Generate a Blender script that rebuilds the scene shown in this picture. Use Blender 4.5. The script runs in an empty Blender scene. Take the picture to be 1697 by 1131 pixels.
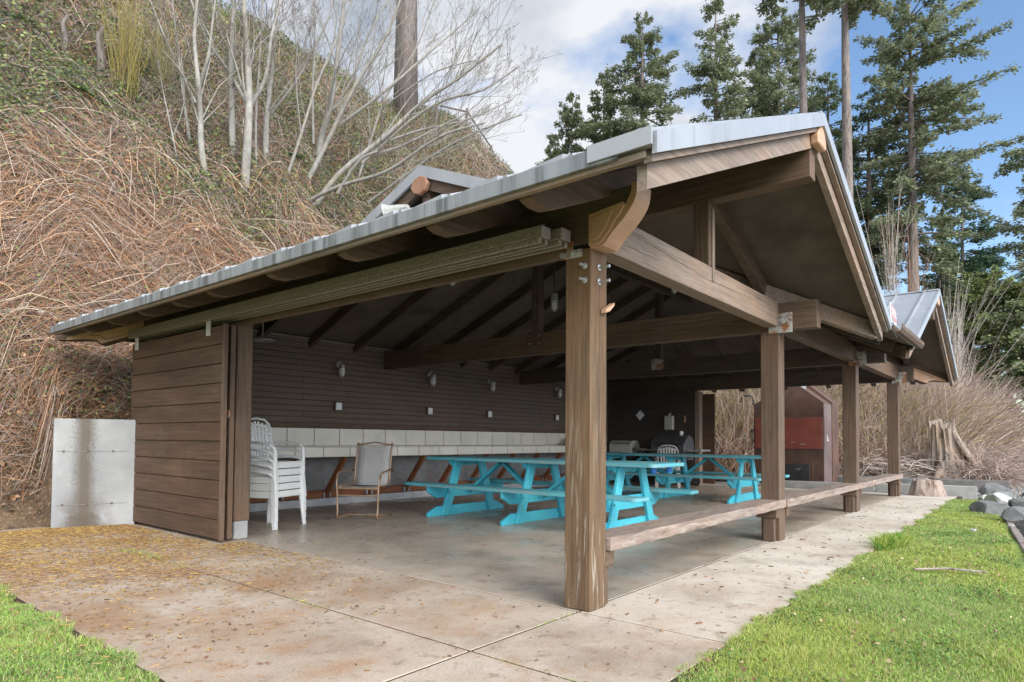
import bpy, bmesh, math, random
import numpy as np
from mathutils import Vector, Matrix, noise as mnoise
R = math.radians
random.seed(7); RNG = np.random.default_rng(11)
S = bpy.context.scene
COL = S.collection

# ------------------------------------------------------------------ camera
F, HY, CX, CY = 1067.24, 693.5, 848.5, 565.5
YAW, PITCH, ROLL = R(39.3953), R(1.8473), R(-0.4364)
EYE = Vector((0, 0, 1.05))
def cam_axes():
    fw0 = Vector((math.cos(YAW), math.sin(YAW), 0)); rt = Vector((math.sin(YAW), -math.cos(YAW), 0)); up0 = Vector((0, 0, 1))
    fw = fw0*math.cos(PITCH)+up0*math.sin(PITCH); up = -fw0*math.sin(PITCH)+up0*math.cos(PITCH)
    r2 = rt*math.cos(ROLL)-up*math.sin(ROLL); u2 = rt*math.sin(ROLL)+up*math.cos(ROLL)
    return r2, u2, fw
RT, UP, FW = cam_axes()
cd = bpy.data.cameras.new('camera'); cam = bpy.data.objects.new('camera', cd); COL.objects.link(cam)
cd.sensor_fit = 'HORIZONTAL'; cd.sensor_width = 36; cd.lens = F/1697*36
cd.shift_x = 0; cd.shift_y = (HY-CY)/1697; cd.clip_start = .05; cd.clip_end = 3000
cam.matrix_world = Matrix(((RT.x, UP.x, -FW.x, EYE.x), (RT.y, UP.y, -FW.y, EYE.y), (RT.z, UP.z, -FW.z, EYE.z), (0, 0, 0, 1)))
S.camera = cam
def at(px, py, d):            # point seen at a pixel of the photograph, d metres ahead of the camera
    return EYE+(FW+RT*((px-CX)/F)+UP*((HY-py)/F))*d
RTn, UPn, FWn, En = (np.array(v) for v in (RT, UP, FW, EYE))
def proj(P):
    q = np.asarray(P)-En; d = q@FWn
    return CX+F*(q@RTn)/d, HY-F*(q@UPn)/d, d

# ------------------------------------------------------------------ light
SUN_EL, SUN_AZ = 30, -108      # azimuth measured from +X
w = bpy.data.worlds.new('World'); S.world = w; w.use_nodes = True
nt = w.node_tree; nt.nodes.clear(); N = nt.nodes.new; LK = nt.links.new
sky = N('ShaderNodeTexSky'); sky.sky_type = 'NISHITA'; sky.sun_disc = False
sky.sun_elevation = R(SUN_EL); sky.sun_rotation = R(90-SUN_AZ); sky.ozone_density = 2.2; sky.air_density = 1.0; sky.dust_density = .4
bg1 = N('ShaderNodeBackground'); bg1.inputs['Strength'].default_value = .105; hs = N('ShaderNodeHueSaturation'); hs.inputs['Saturation'].default_value = 1.04; LK(sky.outputs[0], hs.inputs['Color']); LK(hs.outputs[0], bg1.inputs['Color'])
tc = N('ShaderNodeTexCoord'); sep = N('ShaderNodeSeparateXYZ'); LK(tc.outputs['Generated'], sep.inputs[0])
def wmath(op, a, b=None, c=None):
    n = N('ShaderNodeMath'); n.operation = op
    for i, v in enumerate((a, b, c)):
        if v is None: continue
        if isinstance(v, (int, float)): n.inputs[i].default_value = v
        else: LK(v, n.inputs[i])
    return n.outputs[0]
mp = N('ShaderNodeMapping'); mp.inputs['Scale'].default_value = (1, 1, 1.9); mp.inputs['Location'].default_value = (.35, .1, .2); LK(tc.outputs['Generated'], mp.inputs[0])
n1 = N('ShaderNodeTexNoise'); n1.inputs['Scale'].default_value = 2.6; n1.inputs['Detail'].default_value = 9; n1.inputs['Roughness'].default_value = .56; LK(mp.outputs[0], n1.inputs['Vector'])
n2 = N('ShaderNodeTexNoise'); n2.inputs['Scale'].default_value = 3.2; n2.inputs['Detail'].default_value = 6; LK(mp.outputs[0], n2.inputs['Vector'])
# cloud bank stands over the hill and the first fir trees, open blue towards the south-east
cb = FW+RT*-.05+UP*.40; cb.normalize()
dt = N('ShaderNodeVectorMath'); dt.operation = 'DOT_PRODUCT'; LK(tc.outputs['Generated'], dt.inputs[0]); dt.inputs[1].default_value = cb
bias = wmath('MULTIPLY', wmath('SUBTRACT', dt.outputs['Value'], .915), 2.6)
dv = N('ShaderNodeVectorMath'); dv.operation = 'DOT_PRODUCT'; LK(tc.outputs['Generated'], dv.inputs[0]); dv.inputs[1].default_value = FW
back = N('ShaderNodeMapRange'); back.inputs[1].default_value = .45; back.inputs[2].default_value = -.1; back.inputs[3].default_value = 0; back.inputs[4].default_value = .3; LK(dv.outputs['Value'], back.inputs[0])  # adds cloud cover out of view, as soft fill light for the shelter
msk = wmath('ADD', wmath('ADD', n1.outputs[0], wmath('MAXIMUM', wmath('MINIMUM', bias, .26), -.16)), back.outputs[0])
# unseen clouds sunward, behind the camera, are brightened to light the shelter interior
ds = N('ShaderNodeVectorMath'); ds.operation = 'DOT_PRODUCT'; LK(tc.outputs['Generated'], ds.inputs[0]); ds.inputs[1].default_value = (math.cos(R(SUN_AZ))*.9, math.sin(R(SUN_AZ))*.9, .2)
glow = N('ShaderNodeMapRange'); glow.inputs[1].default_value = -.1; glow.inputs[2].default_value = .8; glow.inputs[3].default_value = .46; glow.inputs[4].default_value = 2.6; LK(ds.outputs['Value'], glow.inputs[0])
rp = N('ShaderNodeValToRGB'); rp.color_ramp.elements[0].position = .46; rp.color_ramp.elements[1].position = .60; LK(msk, rp.inputs[0])
cr = N('ShaderNodeValToRGB'); cr.color_ramp.elements[0].position = .36; cr.color_ramp.elements[0].color = (.33, .40, .50, 1); cr.color_ramp.elements[1].position = .62; cr.color_ramp.elements[1].color = (.80, .82, .86, 1); LK(n2.outputs[0], cr.inputs[0])
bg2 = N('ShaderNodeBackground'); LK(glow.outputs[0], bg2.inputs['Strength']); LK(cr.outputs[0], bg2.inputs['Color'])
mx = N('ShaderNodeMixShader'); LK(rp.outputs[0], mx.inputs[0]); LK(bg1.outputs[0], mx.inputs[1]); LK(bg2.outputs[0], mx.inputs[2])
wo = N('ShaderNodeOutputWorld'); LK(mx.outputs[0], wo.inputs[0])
sd = bpy.data.lights.new('sun', 'SUN'); sd.energy = 1.5; sd.angle = R(32); sd.color = (1, .95, .88)
sun = bpy.data.objects.new('sun', sd); COL.objects.link(sun); sun.location = (0, -20, 30)
_dir = Vector((math.cos(R(SUN_AZ))*math.cos(R(SUN_EL)), math.sin(R(SUN_AZ))*math.cos(R(SUN_EL)), math.sin(R(SUN_EL))))
sun.rotation_euler = _dir.to_track_quat('Z', 'Y').to_euler()
S.view_settings.view_transform = 'Standard'; S.view_settings.look = 'None'; S.view_settings.exposure = 1.27; S.view_settings.gamma = 1
S.render.engine = 'CYCLES'

# ------------------------------------------------------------------ helpers
def tag(o, label=None, cat=None, group=None, kind=None):
    if label: o['label'] = label
    if cat: o['category'] = cat
    if group: o['group'] = group
    if kind: o['kind'] = kind
    return o
def thing(name, label, cat, loc=(0, 0, 0), rz=0, group=None):
    o = bpy.data.objects.new(name, None); COL.objects.link(o); o.location = loc; o.rotation_euler = (0, 0, rz)
    o.empty_display_size = .2
    return tag(o, label, cat, group)
class MB:
    def __init__(s): s.v = []; s.f = []
    def add(s, vs, fs):
        b = len(s.v); s.v += [tuple(v) for v in vs]; s.f += [tuple(b+i for i in f) for f in fs]; return s
    def box(s, x0, x1, y0, y1, z0, z1):
        return s.add([(x0, y0, z0), (x1, y0, z0), (x1, y1, z0), (x0, y1, z0), (x0, y0, z1), (x1, y0, z1), (x1, y1, z1), (x0, y1, z1)],
                     [(0, 3, 2, 1), (4, 5, 6, 7), (0, 1, 5, 4), (1, 2, 6, 5), (2, 3, 7, 6), (3, 0, 4, 7)])
    def beam(s, p, q, w, h, up=(0, 0, 1), w2=None, h2=None):   # bar from p to q, w sideways, h along up
        p = Vector(p); q = Vector(q); d = (q-p).normalized(); sd_ = d.cross(Vector(up)).normalized(); u = sd_.cross(d).normalized()
        w2 = w if w2 is None else w2; h2 = h if h2 is None else h2; vs = []
        for c, ww, hh in ((p, w, h), (q, w2, h2)):
            for a, b in ((-1, -1), (1, -1), (1, 1), (-1, 1)): vs.append(c+sd_*a*ww/2+u*b*hh/2)
        return s.add(vs, [(0, 1, 2, 3), (7, 6, 5, 4), (0, 4, 5, 1), (1, 5, 6, 2), (2, 6, 7, 3), (3, 7, 4, 0)])
    def prism(s, poly, a0, a1, axis='x'):      # polygon in the other two axes, pushed along axis
        def mk(t, u, v): return {'x': (t, u, v), 'y': (u, t, v), 'z': (u, v, t)}[axis]
        n = len(poly)
        vs = [mk(a0, u, v) for u, v in poly]+[mk(a1, u, v) for u, v in poly]
        return s.add(vs, [tuple(range(n)), tuple(range(2*n-1, n-1, -1))]+[(i, i+n, (i+1) % n+n, (i+1) % n) for i in range(n)])
    def slab(s, poly, zf, t0, t1):             # plan polygon following height zf, from zf+t0 to zf+t1
        n = len(poly)
        vs = [(x, y, zf(x, y)+t0) for x, y in poly]+[(x, y, zf(x, y)+t1) for x, y in poly]
        return s.add(vs, [tuple(range(n-1, -1, -1)), tuple(range(n, 2*n))]+[(i, (i+1) % n, (i+1) % n+n, i+n) for i in range(n)])
    def tube(s, pts, rad, n=8, cap=True, flat=1.0):
        pts = [Vector(p) for p in pts]; rs = rad if isinstance(rad, (list, tuple)) else [rad]*len(pts)
        rings = []; prev = None
        for i, p in enumerate(pts):
            t = (pts[min(i+1, len(pts)-1)]-pts[max(i-1, 0)]).normalized()
            if prev is None:
                a = Vector((0, 0, 1)) if abs(t.z) < .9 else Vector((1, 0, 0)); u = t.cross(a).normalized()
            else: u = (prev-t*prev.dot(t)).normalized()
            prev = u; v = t.cross(u)
            rings.append([p+(u*math.cos(2*math.pi*k/n)+v*math.sin(2*math.pi*k/n)*flat)*rs[i] for k in range(n)])
        vs = [v for r_ in rings for v in r_]; fs = []
        for i in range(len(pts)-1):
            for k in range(n): fs.append((i*n+k, i*n+(k+1) % n, (i+1)*n+(k+1) % n, (i+1)*n+k))
        if cap: fs += [tuple(range(n-1, -1, -1)), tuple(range(len(vs)-n, len(vs)))]
        return s.add(vs, fs)
    def lathe(s, prof, c=(0, 0, 0), n=16, axis='z'):
        vs = []; fs = []
        for r_, h in prof:
            for k in range(n):
                a = 2*math.pi*k/n; x, y, z = r_*math.cos(a), r_*math.sin(a), h
                if axis == 'x': x, y, z = z, x, y
                if axis == 'y': x, y, z = x, z, y
                vs.append((x+c[0], y+c[1], z+c[2]))
        for i in range(len(prof)-1):
            for k in range(n): fs.append((i*n+k, i*n+(k+1) % n, (i+1)*n+(k+1) % n, (i+1)*n+k))
        fs += [tuple(range(n-1, -1, -1)), tuple(range(len(vs)-n, len(vs)))]
        return s.add(vs, fs)
    def build(s, name, mat, parent=None, off=None, bevel=0, smooth=False, seg=1):
        me = bpy.data.meshes.new(name)
        vs = s.v if off is None else [(x-off[0], y-off[1], z-off[2]) for x, y, z in s.v]
        me.from_pydata(vs, [], s.f)
        bm = bmesh.new(); bm.from_mesh(me); bmesh.ops.recalc_face_normals(bm, faces=bm.faces); bm.to_mesh(me); bm.free()
        if mat: me.materials.append(mat)
        if smooth: me.polygons.foreach_set('use_smooth', [True]*len(me.polygons))
        o = bpy.data.objects.new(name, me); COL.objects.link(o)
        if parent: o.parent = parent
        if bevel:
            m = o.modifiers.new('bevel', 'BEVEL'); m.width = bevel; m.segments = seg; m.limit_method = 'ANGLE'; m.angle_limit = R(40)
        return o
def np_mesh(name, V, Q, mat, parent=None, tint=None, off=None, smooth=False):
    """V (n,3) verts, Q (m,k) faces, tint (n,3) colour per vertex (the leaf's or stem's own colour)"""
    V = np.asarray(V, np.float32)
    if off is not None: V = V-np.asarray(off, np.float32)
    me = bpy.data.meshes.new(name); k = Q.shape[1]
    me.vertices.add(len(V)); me.vertices.foreach_set('co', V.ravel())
    me.loops.add(Q.size); me.loops.foreach_set('vertex_index', Q.astype(np.int32).ravel())
    me.polygons.add(len(Q)); me.polygons.foreach_set('loop_start', np.arange(0, Q.size, k, dtype=np.int32)); me.polygons.foreach_set('loop_total', np.full(len(Q), k, np.int32))
    if smooth: me.polygons.foreach_set('use_smooth', np.ones(len(Q), bool))
    me.update(calc_edges=True)
    if tint is not None:
        a = me.color_attributes.new('tint', 'FLOAT_COLOR', 'POINT')
        c = np.ones((len(V), 4), np.float32); c[:, :3] = tint; a.data.foreach_set('color', c.ravel())
    me.materials.append(mat)
    o = bpy.data.objects.new(name, me); COL.objects.link(o)
    if parent: o.parent = parent
    return o
def copy_tree(o, parent=None):
    c = o.copy(); COL.objects.link(c)
    if parent: c.parent = parent
    for ch in [x for x in bpy.data.objects if x.parent == o]: copy_tree(ch, c)
    return c
def dup(o, loc, rz=0, label=None, scale=None, group=None):
    c = copy_tree(o); c.location = loc; c.rotation_euler = (0, 0, rz)
    if label: c['label'] = label
    if group: c['group'] = group
    if scale: c.scale = (scale,)*3 if isinstance(scale, (int, float)) else scale
    return c

# ------------------------------------------------------------------ materials
def lin(r, g, b):
    return tuple(((c/255)/12.92 if c/255 <= .04045 else ((c/255+.055)/1.055)**2.4) for c in (r, g, b))
def pm(name, c1, c2, sc=(6, 6, 6), rough=.75, bump=.25, bsc=None, metal=0, layers=(), detail=6, lo=.35, hi=.65, bdist=.01, rough2=None, spec=.4):
    m = bpy.data.materials.new(name); m.use_nodes = True; t = m.node_tree; b = t.nodes['Principled BSDF']; L = t.links.new
    co = t.nodes.new('ShaderNodeTexCoord')
    def nz(scale, det=detail, rg=.6, loc=(0, 0, 0)):
        mp_ = t.nodes.new('ShaderNodeMapping'); mp_.inputs['Scale'].default_value = scale if isinstance(scale, tuple) else (scale,)*3; mp_.inputs['Location'].default_value = loc
        L(co.outputs['Object'], mp_.inputs[0]); n = t.nodes.new('ShaderNodeTexNoise'); n.inputs['Scale'].default_value = 1; n.inputs['Detail'].default_value = det; n.inputs['Roughness'].default_value = rg
        L(mp_.outputs[0], n.inputs['Vector']); return n.outputs[0]
    def rng(v, a, c):
        r_ = t.nodes.new('ShaderNodeMapRange'); r_.inputs[1].default_value = a; r_.inputs[2].default_value = c; L(v, r_.inputs[0]); return r_.outputs[0]
    def mul(a, c):
        q = t.nodes.new('ShaderNodeMath'); q.operation = 'MULTIPLY'
        L(a, q.inputs[0])
        if isinstance(c, (int, float)): q.inputs[1].default_value = c
        else: L(c, q.inputs[1])
        return q.outputs[0]
    def mix(fac, a, c):
        q = t.nodes.new('ShaderNodeMix'); q.data_type = 'RGBA'; L(fac, q.inputs[0])
        for i, v in ((6, a), (7, c)):
            if isinstance(v, tuple): q.inputs[i].default_value = (*v, 1)
            else: L(v, q.inputs[i])
        return q.outputs[2]
    n0 = nz(sc); col = mix(rng(n0, lo, hi), c1, c2)
    for i, ly in enumerate(layers):
        c, lsc, a, h = ly[:4]; k = ly[4] if len(ly) > 4 else 1
        f = mul(rng(nz(lsc, 7, .65, (3.1*i+1, 5.7, 2.3*i)), a, h), k)
        if len(ly) > 5:                         # where on the thing: list of (axis, from, to)
            for ax, p0, p1 in ly[5]:
                sp = t.nodes.new('ShaderNodeSeparateXYZ'); L(co.outputs['Object'], sp.inputs[0])
                f = mul(f, rng(sp.outputs['XYZ'.index(ax)], p0, p1))
        col = mix(f, col, c)
    L(col, b.inputs['Base Color']); b.inputs['Roughness'].default_value = rough; b.inputs['Metallic'].default_value = metal
    b.inputs['Specular IOR Level'].default_value = spec
    if rough2 is not None: 
        r_ = t.nodes.new('ShaderNodeMapRange'); r_.inputs[1].default_value = .4; r_.inputs[2].default_value = .6; r_.inputs[3].default_value = rough; r_.inputs[4].default_value = rough2
        L(nz((1.3, 1.3, 1.3)), r_.inputs[0]); L(r_.outputs[0], b.inputs['Roughness'])
    if bump:
        bp = t.nodes.new('ShaderNodeBump'); bp.inputs['Strength'].default_value = bump; bp.inputs['Distance'].default_value = bdist
        L(nz(bsc, 5) if bsc else n0, bp.inputs['Height']); L(bp.outputs[0], b.inputs['Normal'])
    return m
def wood(name, axis, c1, c2, layers=(), rough=.7, bump=.35, g=38, l=1.6, gr=1):
    sc = tuple(l if a == axis else g for a in 'XYZ')
    fine = tuple(5 if a == axis else 130 for a in 'XYZ'); dk = tuple(x*.45 for x in c1); wm = (c2[0]*1.25, c2[1]*1.05, c2[2]*.85)
    lay = [(wm, (1.1, 1.1, 1.1), .46, .66, .55), (dk, fine, .52, .66, .55*gr), (dk, tuple(.8 if a == axis else 42 for a in 'XYZ'), .66, .70, .85*gr)]+list(layers)
    return pm(name, c1, c2, sc, rough, bump, layers=lay, bdist=.004, lo=.38, hi=.62)
def tint_mat(name, rough=.7, trans=0, k=(1, 1, 1), spec=.3):
    m = bpy.data.materials.new(name); m.use_nodes = True; t = m.node_tree; b = t.nodes['Principled BSDF']
    a = t.nodes.new('ShaderNodeAttribute'); a.attribute_name = 'tint'; t.links.new(a.outputs['Color'], b.inputs['Base Color'])
    b.inputs['Roughness'].default_value = rough; b.inputs['Specular IOR Level'].default_value = spec
    if trans:
        tr = t.nodes.new('ShaderNodeBsdfTranslucent'); t.links.new(a.outputs['Color'], tr.inputs[0]); ms = t.nodes.new('ShaderNodeMixShader'); ms.inputs[0].default_value = trans
        t.links.new(b.outputs[0], ms.inputs[1]); t.links.new(tr.outputs[0], ms.inputs[2]); t.links.new(ms.outputs[0], t.nodes['Material Output'].inputs[0])
    return m
BR1, BR2 = (.080, .050, .032), (.128, .084, .056)
dust = ((.17, .13, .095), (1.7, 1.7, 1.7), .52, .75, .4)
M = {}
for ax in 'XYZ':
    M['br'+ax] = wood('brown_painted_wood_'+ax.lower(), ax, BR1, BR2, [dust, ((.05, .035, .025), tuple(1.2 if a == ax else 30 for a in 'XYZ'), .62, .72, .7)])
    M['dk'+ax] = wood('dark_stained_wood_'+ax.lower(), ax, (.055, .040, .030), (.090, .066, .050), [dust[:4]+(.15,)])
    M['gr'+ax] = wood('greyed_brown_wood_'+ax.lower(), ax, (.17, .125, .095), (.26, .205, .165), [((.32, .19, .11), (1.5, 1.5, 1.5), .5, .7, .6), ((.06, .045, .035), tuple(.8 if a == ax else 26 for a in 'XYZ'), .62, .70, .8)])
M['post_old'] = wood('weathered_corner_post', 'Z', (.090, .053, .027), (.15, .093, .050),
    [((.42, .38, .30), (26, 26, 2.2), .56, .64, .7, [('Z', 1.5, -.2)]), ((.07, .055, .04), (30, 30, 1.5), .58, .68, .7), ((.17, .18, .12), (7, 7, 3), .42, .6, .8, [('Z', -.1, -1.0)])])
M['bench'] = wood('peeling_bench_timber', 'X', (.17, .125, .10), (.27, .215, .18),
    [((.36, .31, .27), (5, 45, 45), .53, .62, .6), ((.07, .05, .035), (1.6, 40, 40), .60, .66, .9), ((.11, .085, .06), (4, 14, 14), .58, .68, .8)], g=30, bump=.15)
M['door'] = wood('brown_door_boards', 'Y', (.066, .038, .023), (.106, .064, .040),
    [((.04, .025, .016), (1.4, .5, 3), .45, .65, .6), ((.28, .24, .20), (22, 5, 22), .60, .66, .8, [('Z', .1, -1.1)]), ((.15, .105, .07), (1.5, 1, 1.5), .55, .75, .5)])
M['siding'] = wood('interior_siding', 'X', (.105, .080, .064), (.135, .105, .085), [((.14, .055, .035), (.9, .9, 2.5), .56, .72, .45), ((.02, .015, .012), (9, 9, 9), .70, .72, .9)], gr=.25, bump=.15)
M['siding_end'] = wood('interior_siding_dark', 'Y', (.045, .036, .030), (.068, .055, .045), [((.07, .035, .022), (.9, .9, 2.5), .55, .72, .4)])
M['deck'] = pm('roof_deck_underside', (.09, .069, .053), (.125, .098, .076), (2, 2, 2), .85, .1, layers=[((.028, .022, .018), (1.2, 1.2, 1.2), .48, .7, .6)])
M['metal'] = pm('light_grey_roof_metal', (.32, .33, .345), (.39, .40, .415), (1.5, 1.5, 1.5), .42, .03, layers=[((.20, .21, .21), (9, 9, 1.2), .54, .70, .5), ((.12, .12, .11), (4, 4, 2), .62, .72, .5)], metal=.35)
M['metal_old'] = pm('streaky_grey_edge_metal', (.20, .21, .22), (.29, .305, .315), (5, 9, .6), .5, .05, layers=[((.085, .09, .09), (6, 11, .5), .5, .60, .75), ((.15, .145, .11), (3, 5, 1), .6, .7, .5)], metal=.3)
M['copper'] = pm('tan_copper_cheek', (.47, .27, .165), (.56, .345, .225), (3, 3, 3), .5, .03, layers=[((.25, .12, .07), (4, 4, 4), .62, .75, .5)], metal=.15)
M['copper_old'] = pm('dull_copper', (.25, .125, .075), (.32, .175, .11), (5, 5, 5), .55, .05, layers=[((.14, .07, .045), (6, 6, 6), .55, .7, .6)])
M['galv'] = pm('galvanised_bracket', (.42, .42, .39), (.52, .52, .49), (20, 20, 20), .5, .1, metal=.3, layers=[((.30, .12, .04), (7, 7, 7), .46, .56, .95), ((.14, .06, .03), (9, 9, 9), .55, .62, .9)])
M['steel'] = pm('galvanised_steel', (.45, .46, .46), (.58, .59, .59), (12, 12, 12), .35, .05, metal=.7)
M['track'] = pm('speckled_track_metal', (.15, .13, .105), (.27, .24, .20), (60, 60, 60), .5, .1, metal=.2, layers=[((.33, .29, .22), (90, 90, 90), .55, .62, .7)])
M['conc'] = pm('patio_concrete', (.325, .258, .195), (.42, .345, .272), (2.5, 2.5, 2.5), .9, .35, bsc=(140, 140, 140), bdist=.002,
    layers=[((.60, .54, .455), (.8, .8, .8), .30, .58, .8, [('X', 2.9, 4.2)]), ((.24, .13, .06), (1.6, 1.6, 1.6), .40, .60, .8, [('X', 4.2, 2.6), ('Y', 2.0, 4.2)]), ((.30, .16, .075), (2.6, 2.6, 2.6), .50, .64, .6, [('X', 6, 2)]), ((.16, .12, .085), (1.1, 1.1, 1.1), .54, .70, .45), ((.16, .11, .07), (11, 11, 11), .56, .68, .6),
            ((.52, .46, .38), (120, 120, 120), .56, .66, .55), ((.12, .09, .065), (90, 90, 90), .56, .66, .75)])
M['floor'] = pm('shelter_floor_concrete', (.32, .265, .205), (.42, .35, .285), (1.6, 1.6, 1.6), .5, .12, bsc=(60, 60, 60), bdist=.002, rough2=.22, spec=.5,
    layers=[((.42, .36, .29), (1.1, 1.1, 1.1), .50, .66, .7), ((.15, .115, .085), (2.4, 2.4, 2.4), .54, .70, .6), ((.20, .12, .07), (5, 5, 5), .58, .68, .5), ((.30, .26, .22), (110, 110, 110), .58, .66, .4)])
M['cwall'] = pm('retaining_concrete', (.27, .27, .262), (.35, .35, .34), (2, 2, 2), .85, .2, bsc=(45, 45, 45), bdist=.004,
    layers=[((.21, .215, .22), (1.2, 1.2, 1.2), .45, .6, .6), ((.12, .10, .08), (40, 40, 40), .58, .64, .4)])
M['cwall_st'] = pm('stained_retaining_concrete', (.27, .27, .262), (.35, .35, .34), (2, 2, 2), .85, .2, bsc=(45, 45, 45), bdist=.004,
    layers=[((.21, .215, .22), (1.2, 1.2, 1.2), .45, .6, .6), ((.095, .072, .05), (6, 6, 1.0), .30, .46, .85, [('X', -.20, -.10), ('X', .05, -.04)]), ((.095, .072, .05), (4, 4, 4), .36, .5, .8, [('X', -.34, -.2), ('X', .22, .05), ('Z', .42, .12)]), ((.10, .085, .07), (60, 60, 60), .54, .60, .8, [('X', -.28, -.14), ('X', .1, 0)])])
M['cbase'] = pm('rough_grey_concrete', (.19, .185, .18), (.27, .262, .25), (3, 3, 3), .9, .3, bsc=(40, 40, 40), bdist=.004, layers=[((.36, .20, .18), (2, 2, 2), .60, .68, .35), ((.10, .10, .10), (14, 14, 14), .58, .64, .7), ((.33, .32, .31), (6, 6, 6), .55, .66, .6)])
M['cwhite'] = pm('whitish_kerb', (.40, .40, .40), (.55, .55, .55), (6, 2, 8), .85, .2)
M['stain'] = pm('brown_water_stain', (.16, .125, .09), (.22, .18, .14), (9, 9, 2), .9, .2)
M['tile'] = pm('cream_tile', (.66, .61, .51), (.74, .69, .59), (3, 3, 3), .28, .03, layers=[((.50, .48, .42), (1.7, 1.7, 1.7), .5, .7, .5)])
M['grout'] = pm('brown_grout', (.13, .07, .035), (.17, .10, .05), (9, 9, 9), .9)
M['redwood'] = wood('redwood_brace', 'X', (.20, .075, .032), (.30, .115, .05), [((.12, .05, .025), (4, 4, 4), .5, .7, .6)])
M['teal'] = wood('teal_paint', 'Y', (.045, .375, .49), (.065, .43, .55), [((.10, .34, .36), (7, 1.5, 7), .55, .70, .6), ((.02, .27, .33), (20, 2, 20), .60, .70, .6)], rough=.5, bump=.15)
M['teal_top'] = wood('worn_teal_boards', 'Y', (.075, .36, .44), (.11, .42, .49), [((.25, .33, .31), (9, 1.2, 9), .45, .62, .75), ((.02, .24, .30), (22, 1, 22), .58, .68, .6)], rough=.6, bump=.2)
M['plastic'] = pm('white_resin', (.70, .70, .68), (.76, .76, .74), (5, 5, 5), .42, .03, layers=[((.45, .44, .38), (5, 5, 9), .56, .72, .45)])
M['plastic_old'] = pm('dirty_white_resin', (.45, .45, .42), (.56, .55, .52), (5, 5, 5), .5, .05)
M['bronze'] = pm('bronze_tube', (.36, .235, .145), (.46, .32, .215), (8, 8, 8), .42, .05, metal=.35, layers=[((.20, .12, .07), (9, 9, 9), .55, .68, .6)])
M['sling'] = pm('grey_sling_mesh', (.40, .39, .375), (.46, .45, .43), (3, 3, 120), .85, .2, layers=[((.33, .32, .30), (2, 2, 2), .5, .7, .5)])
M['blackm'] = pm('black_metal', (.025, .025, .026), (.045, .045, .046), (9, 9, 9), .5, .1)
M['lampshell'] = pm('off_white_lamp_shell', (.26, .26, .235), (.33, .33, .30), (12, 12, 12), .5, .05, layers=[((.12, .12, .10), (9, 9, 9), .58, .7, .6)])
M['greym'] = pm('grill_grey_metal', (.10, .10, .105), (.14, .14, .145), (5, 5, 5), .42, .05, metal=.4)
M['white'] = pm('white_enamel', (.42, .41, .37), (.50, .49, .45), (4, 4, 4), .4, .02, layers=[((.42, .39, .33), (6, 6, 6), .58, .72, .4)])
M['rust'] = pm('rusty_brown_steel', (.078, .043, .031), (.125, .070, .050), (3, 3, 3), .6, .15, metal=.2, layers=[((.17, .085, .055), (2.2, 2.2, 2.2), .52, .70, .6), ((.035, .03, .032), (1.8, 1.8, 1.8), .55, .68, .6)])
M['rustside'] = pm('pale_rusty_steel', (.13, .085, .075), (.19, .13, .115), (2, 2, 3), .55, .1, metal=.2, layers=[((.12, .115, .125), (2, 2, 1.4), .52, .66, .7)])
M['redband'] = pm('faded_red_steel', (.19, .050, .034), (.25, .070, .046), (3, 3, 3), .6, .08, layers=[((.14, .05, .035), (2, 2, 2), .55, .72, .6)])
M['blue'] = pm('blue_paint', (.01, .13, .48), (.015, .16, .52), (5, 5, 5), .5)
M['paper'] = pm('paper', (.70, .71, .74), (.75, .76, .79), (9, 9, 9), .8)
M['redink'] = pm('red_print', (.50, .20, .20), (.56, .25, .25), (9, 9, 9), .7)
M['blackink'] = pm('grey_print', (.24, .25, .26), (.3, .31, .32), (9, 9, 9), .7)
M['box'] = pm('kraft_box', (.40, .27, .17), (.46, .32, .21), (9, 9, 9), .8)
M['rock'] = pm('blue_grey_rock', (.10, .10, .098), (.19, .188, .18), (3, 3, 3), .85, .5, bsc=(14, 14, 14), bdist=.02, layers=[((.28, .28, .27), (2, 2, 2), .58, .70, .6), ((.10, .12, .08), (5, 5, 5), .58, .7, .5)])
M['rockpale'] = pm('pale_rock', (.30, .29, .275), (.42, .41, .39), (5, 5, 5), .85, .4, bdist=.02)
M['kerb'] = pm('kerb_concrete', (.22, .215, .20), (.31, .30, .28), (4, 4, 4), .9, .3, bsc=(60, 60, 60), bdist=.003)
M['drift'] = wood('bleached_driftwood', 'Z', (.15, .115, .09), (.27, .215, .17), [((.035, .022, .015), (9, 9, 1.2), .54, .62, .9), ((.28, .17, .09), (3, 3, 1), .5, .7, .5)], g=14, l=1.1, bump=.8)
M['log'] = wood('grey_log', 'Z', (.20, .165, .145), (.33, .285, .26), [((.10, .05, .03), (12, 12, 3), .52, .60, .85)], g=20, l=2, bump=.6)
M['bark'] = wood('fir_bark', 'Z', (.10, .082, .07), (.175, .15, .135), [((.04, .032, .026), (16, 16, 3), .52, .62, .85), ((.20, .175, .16), (5, 5, 2), .58, .7, .5)], g=9, l=1.4, bump=.9)
M['alder'] = pm('pale_alder_bark', (.20, .188, .165), (.31, .295, .262), (9, 9, 5), .85, .25, layers=[((.17, .15, .125), (12, 12, 16), .56, .66, .7), ((.30, .24, .17), (2, 2, 2), .5, .7, .5)])
M['twig'] = pm('grey_brown_twig', (.085, .066, .052), (.15, .12, .098), (4, 4, 4), .9, 0)
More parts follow.
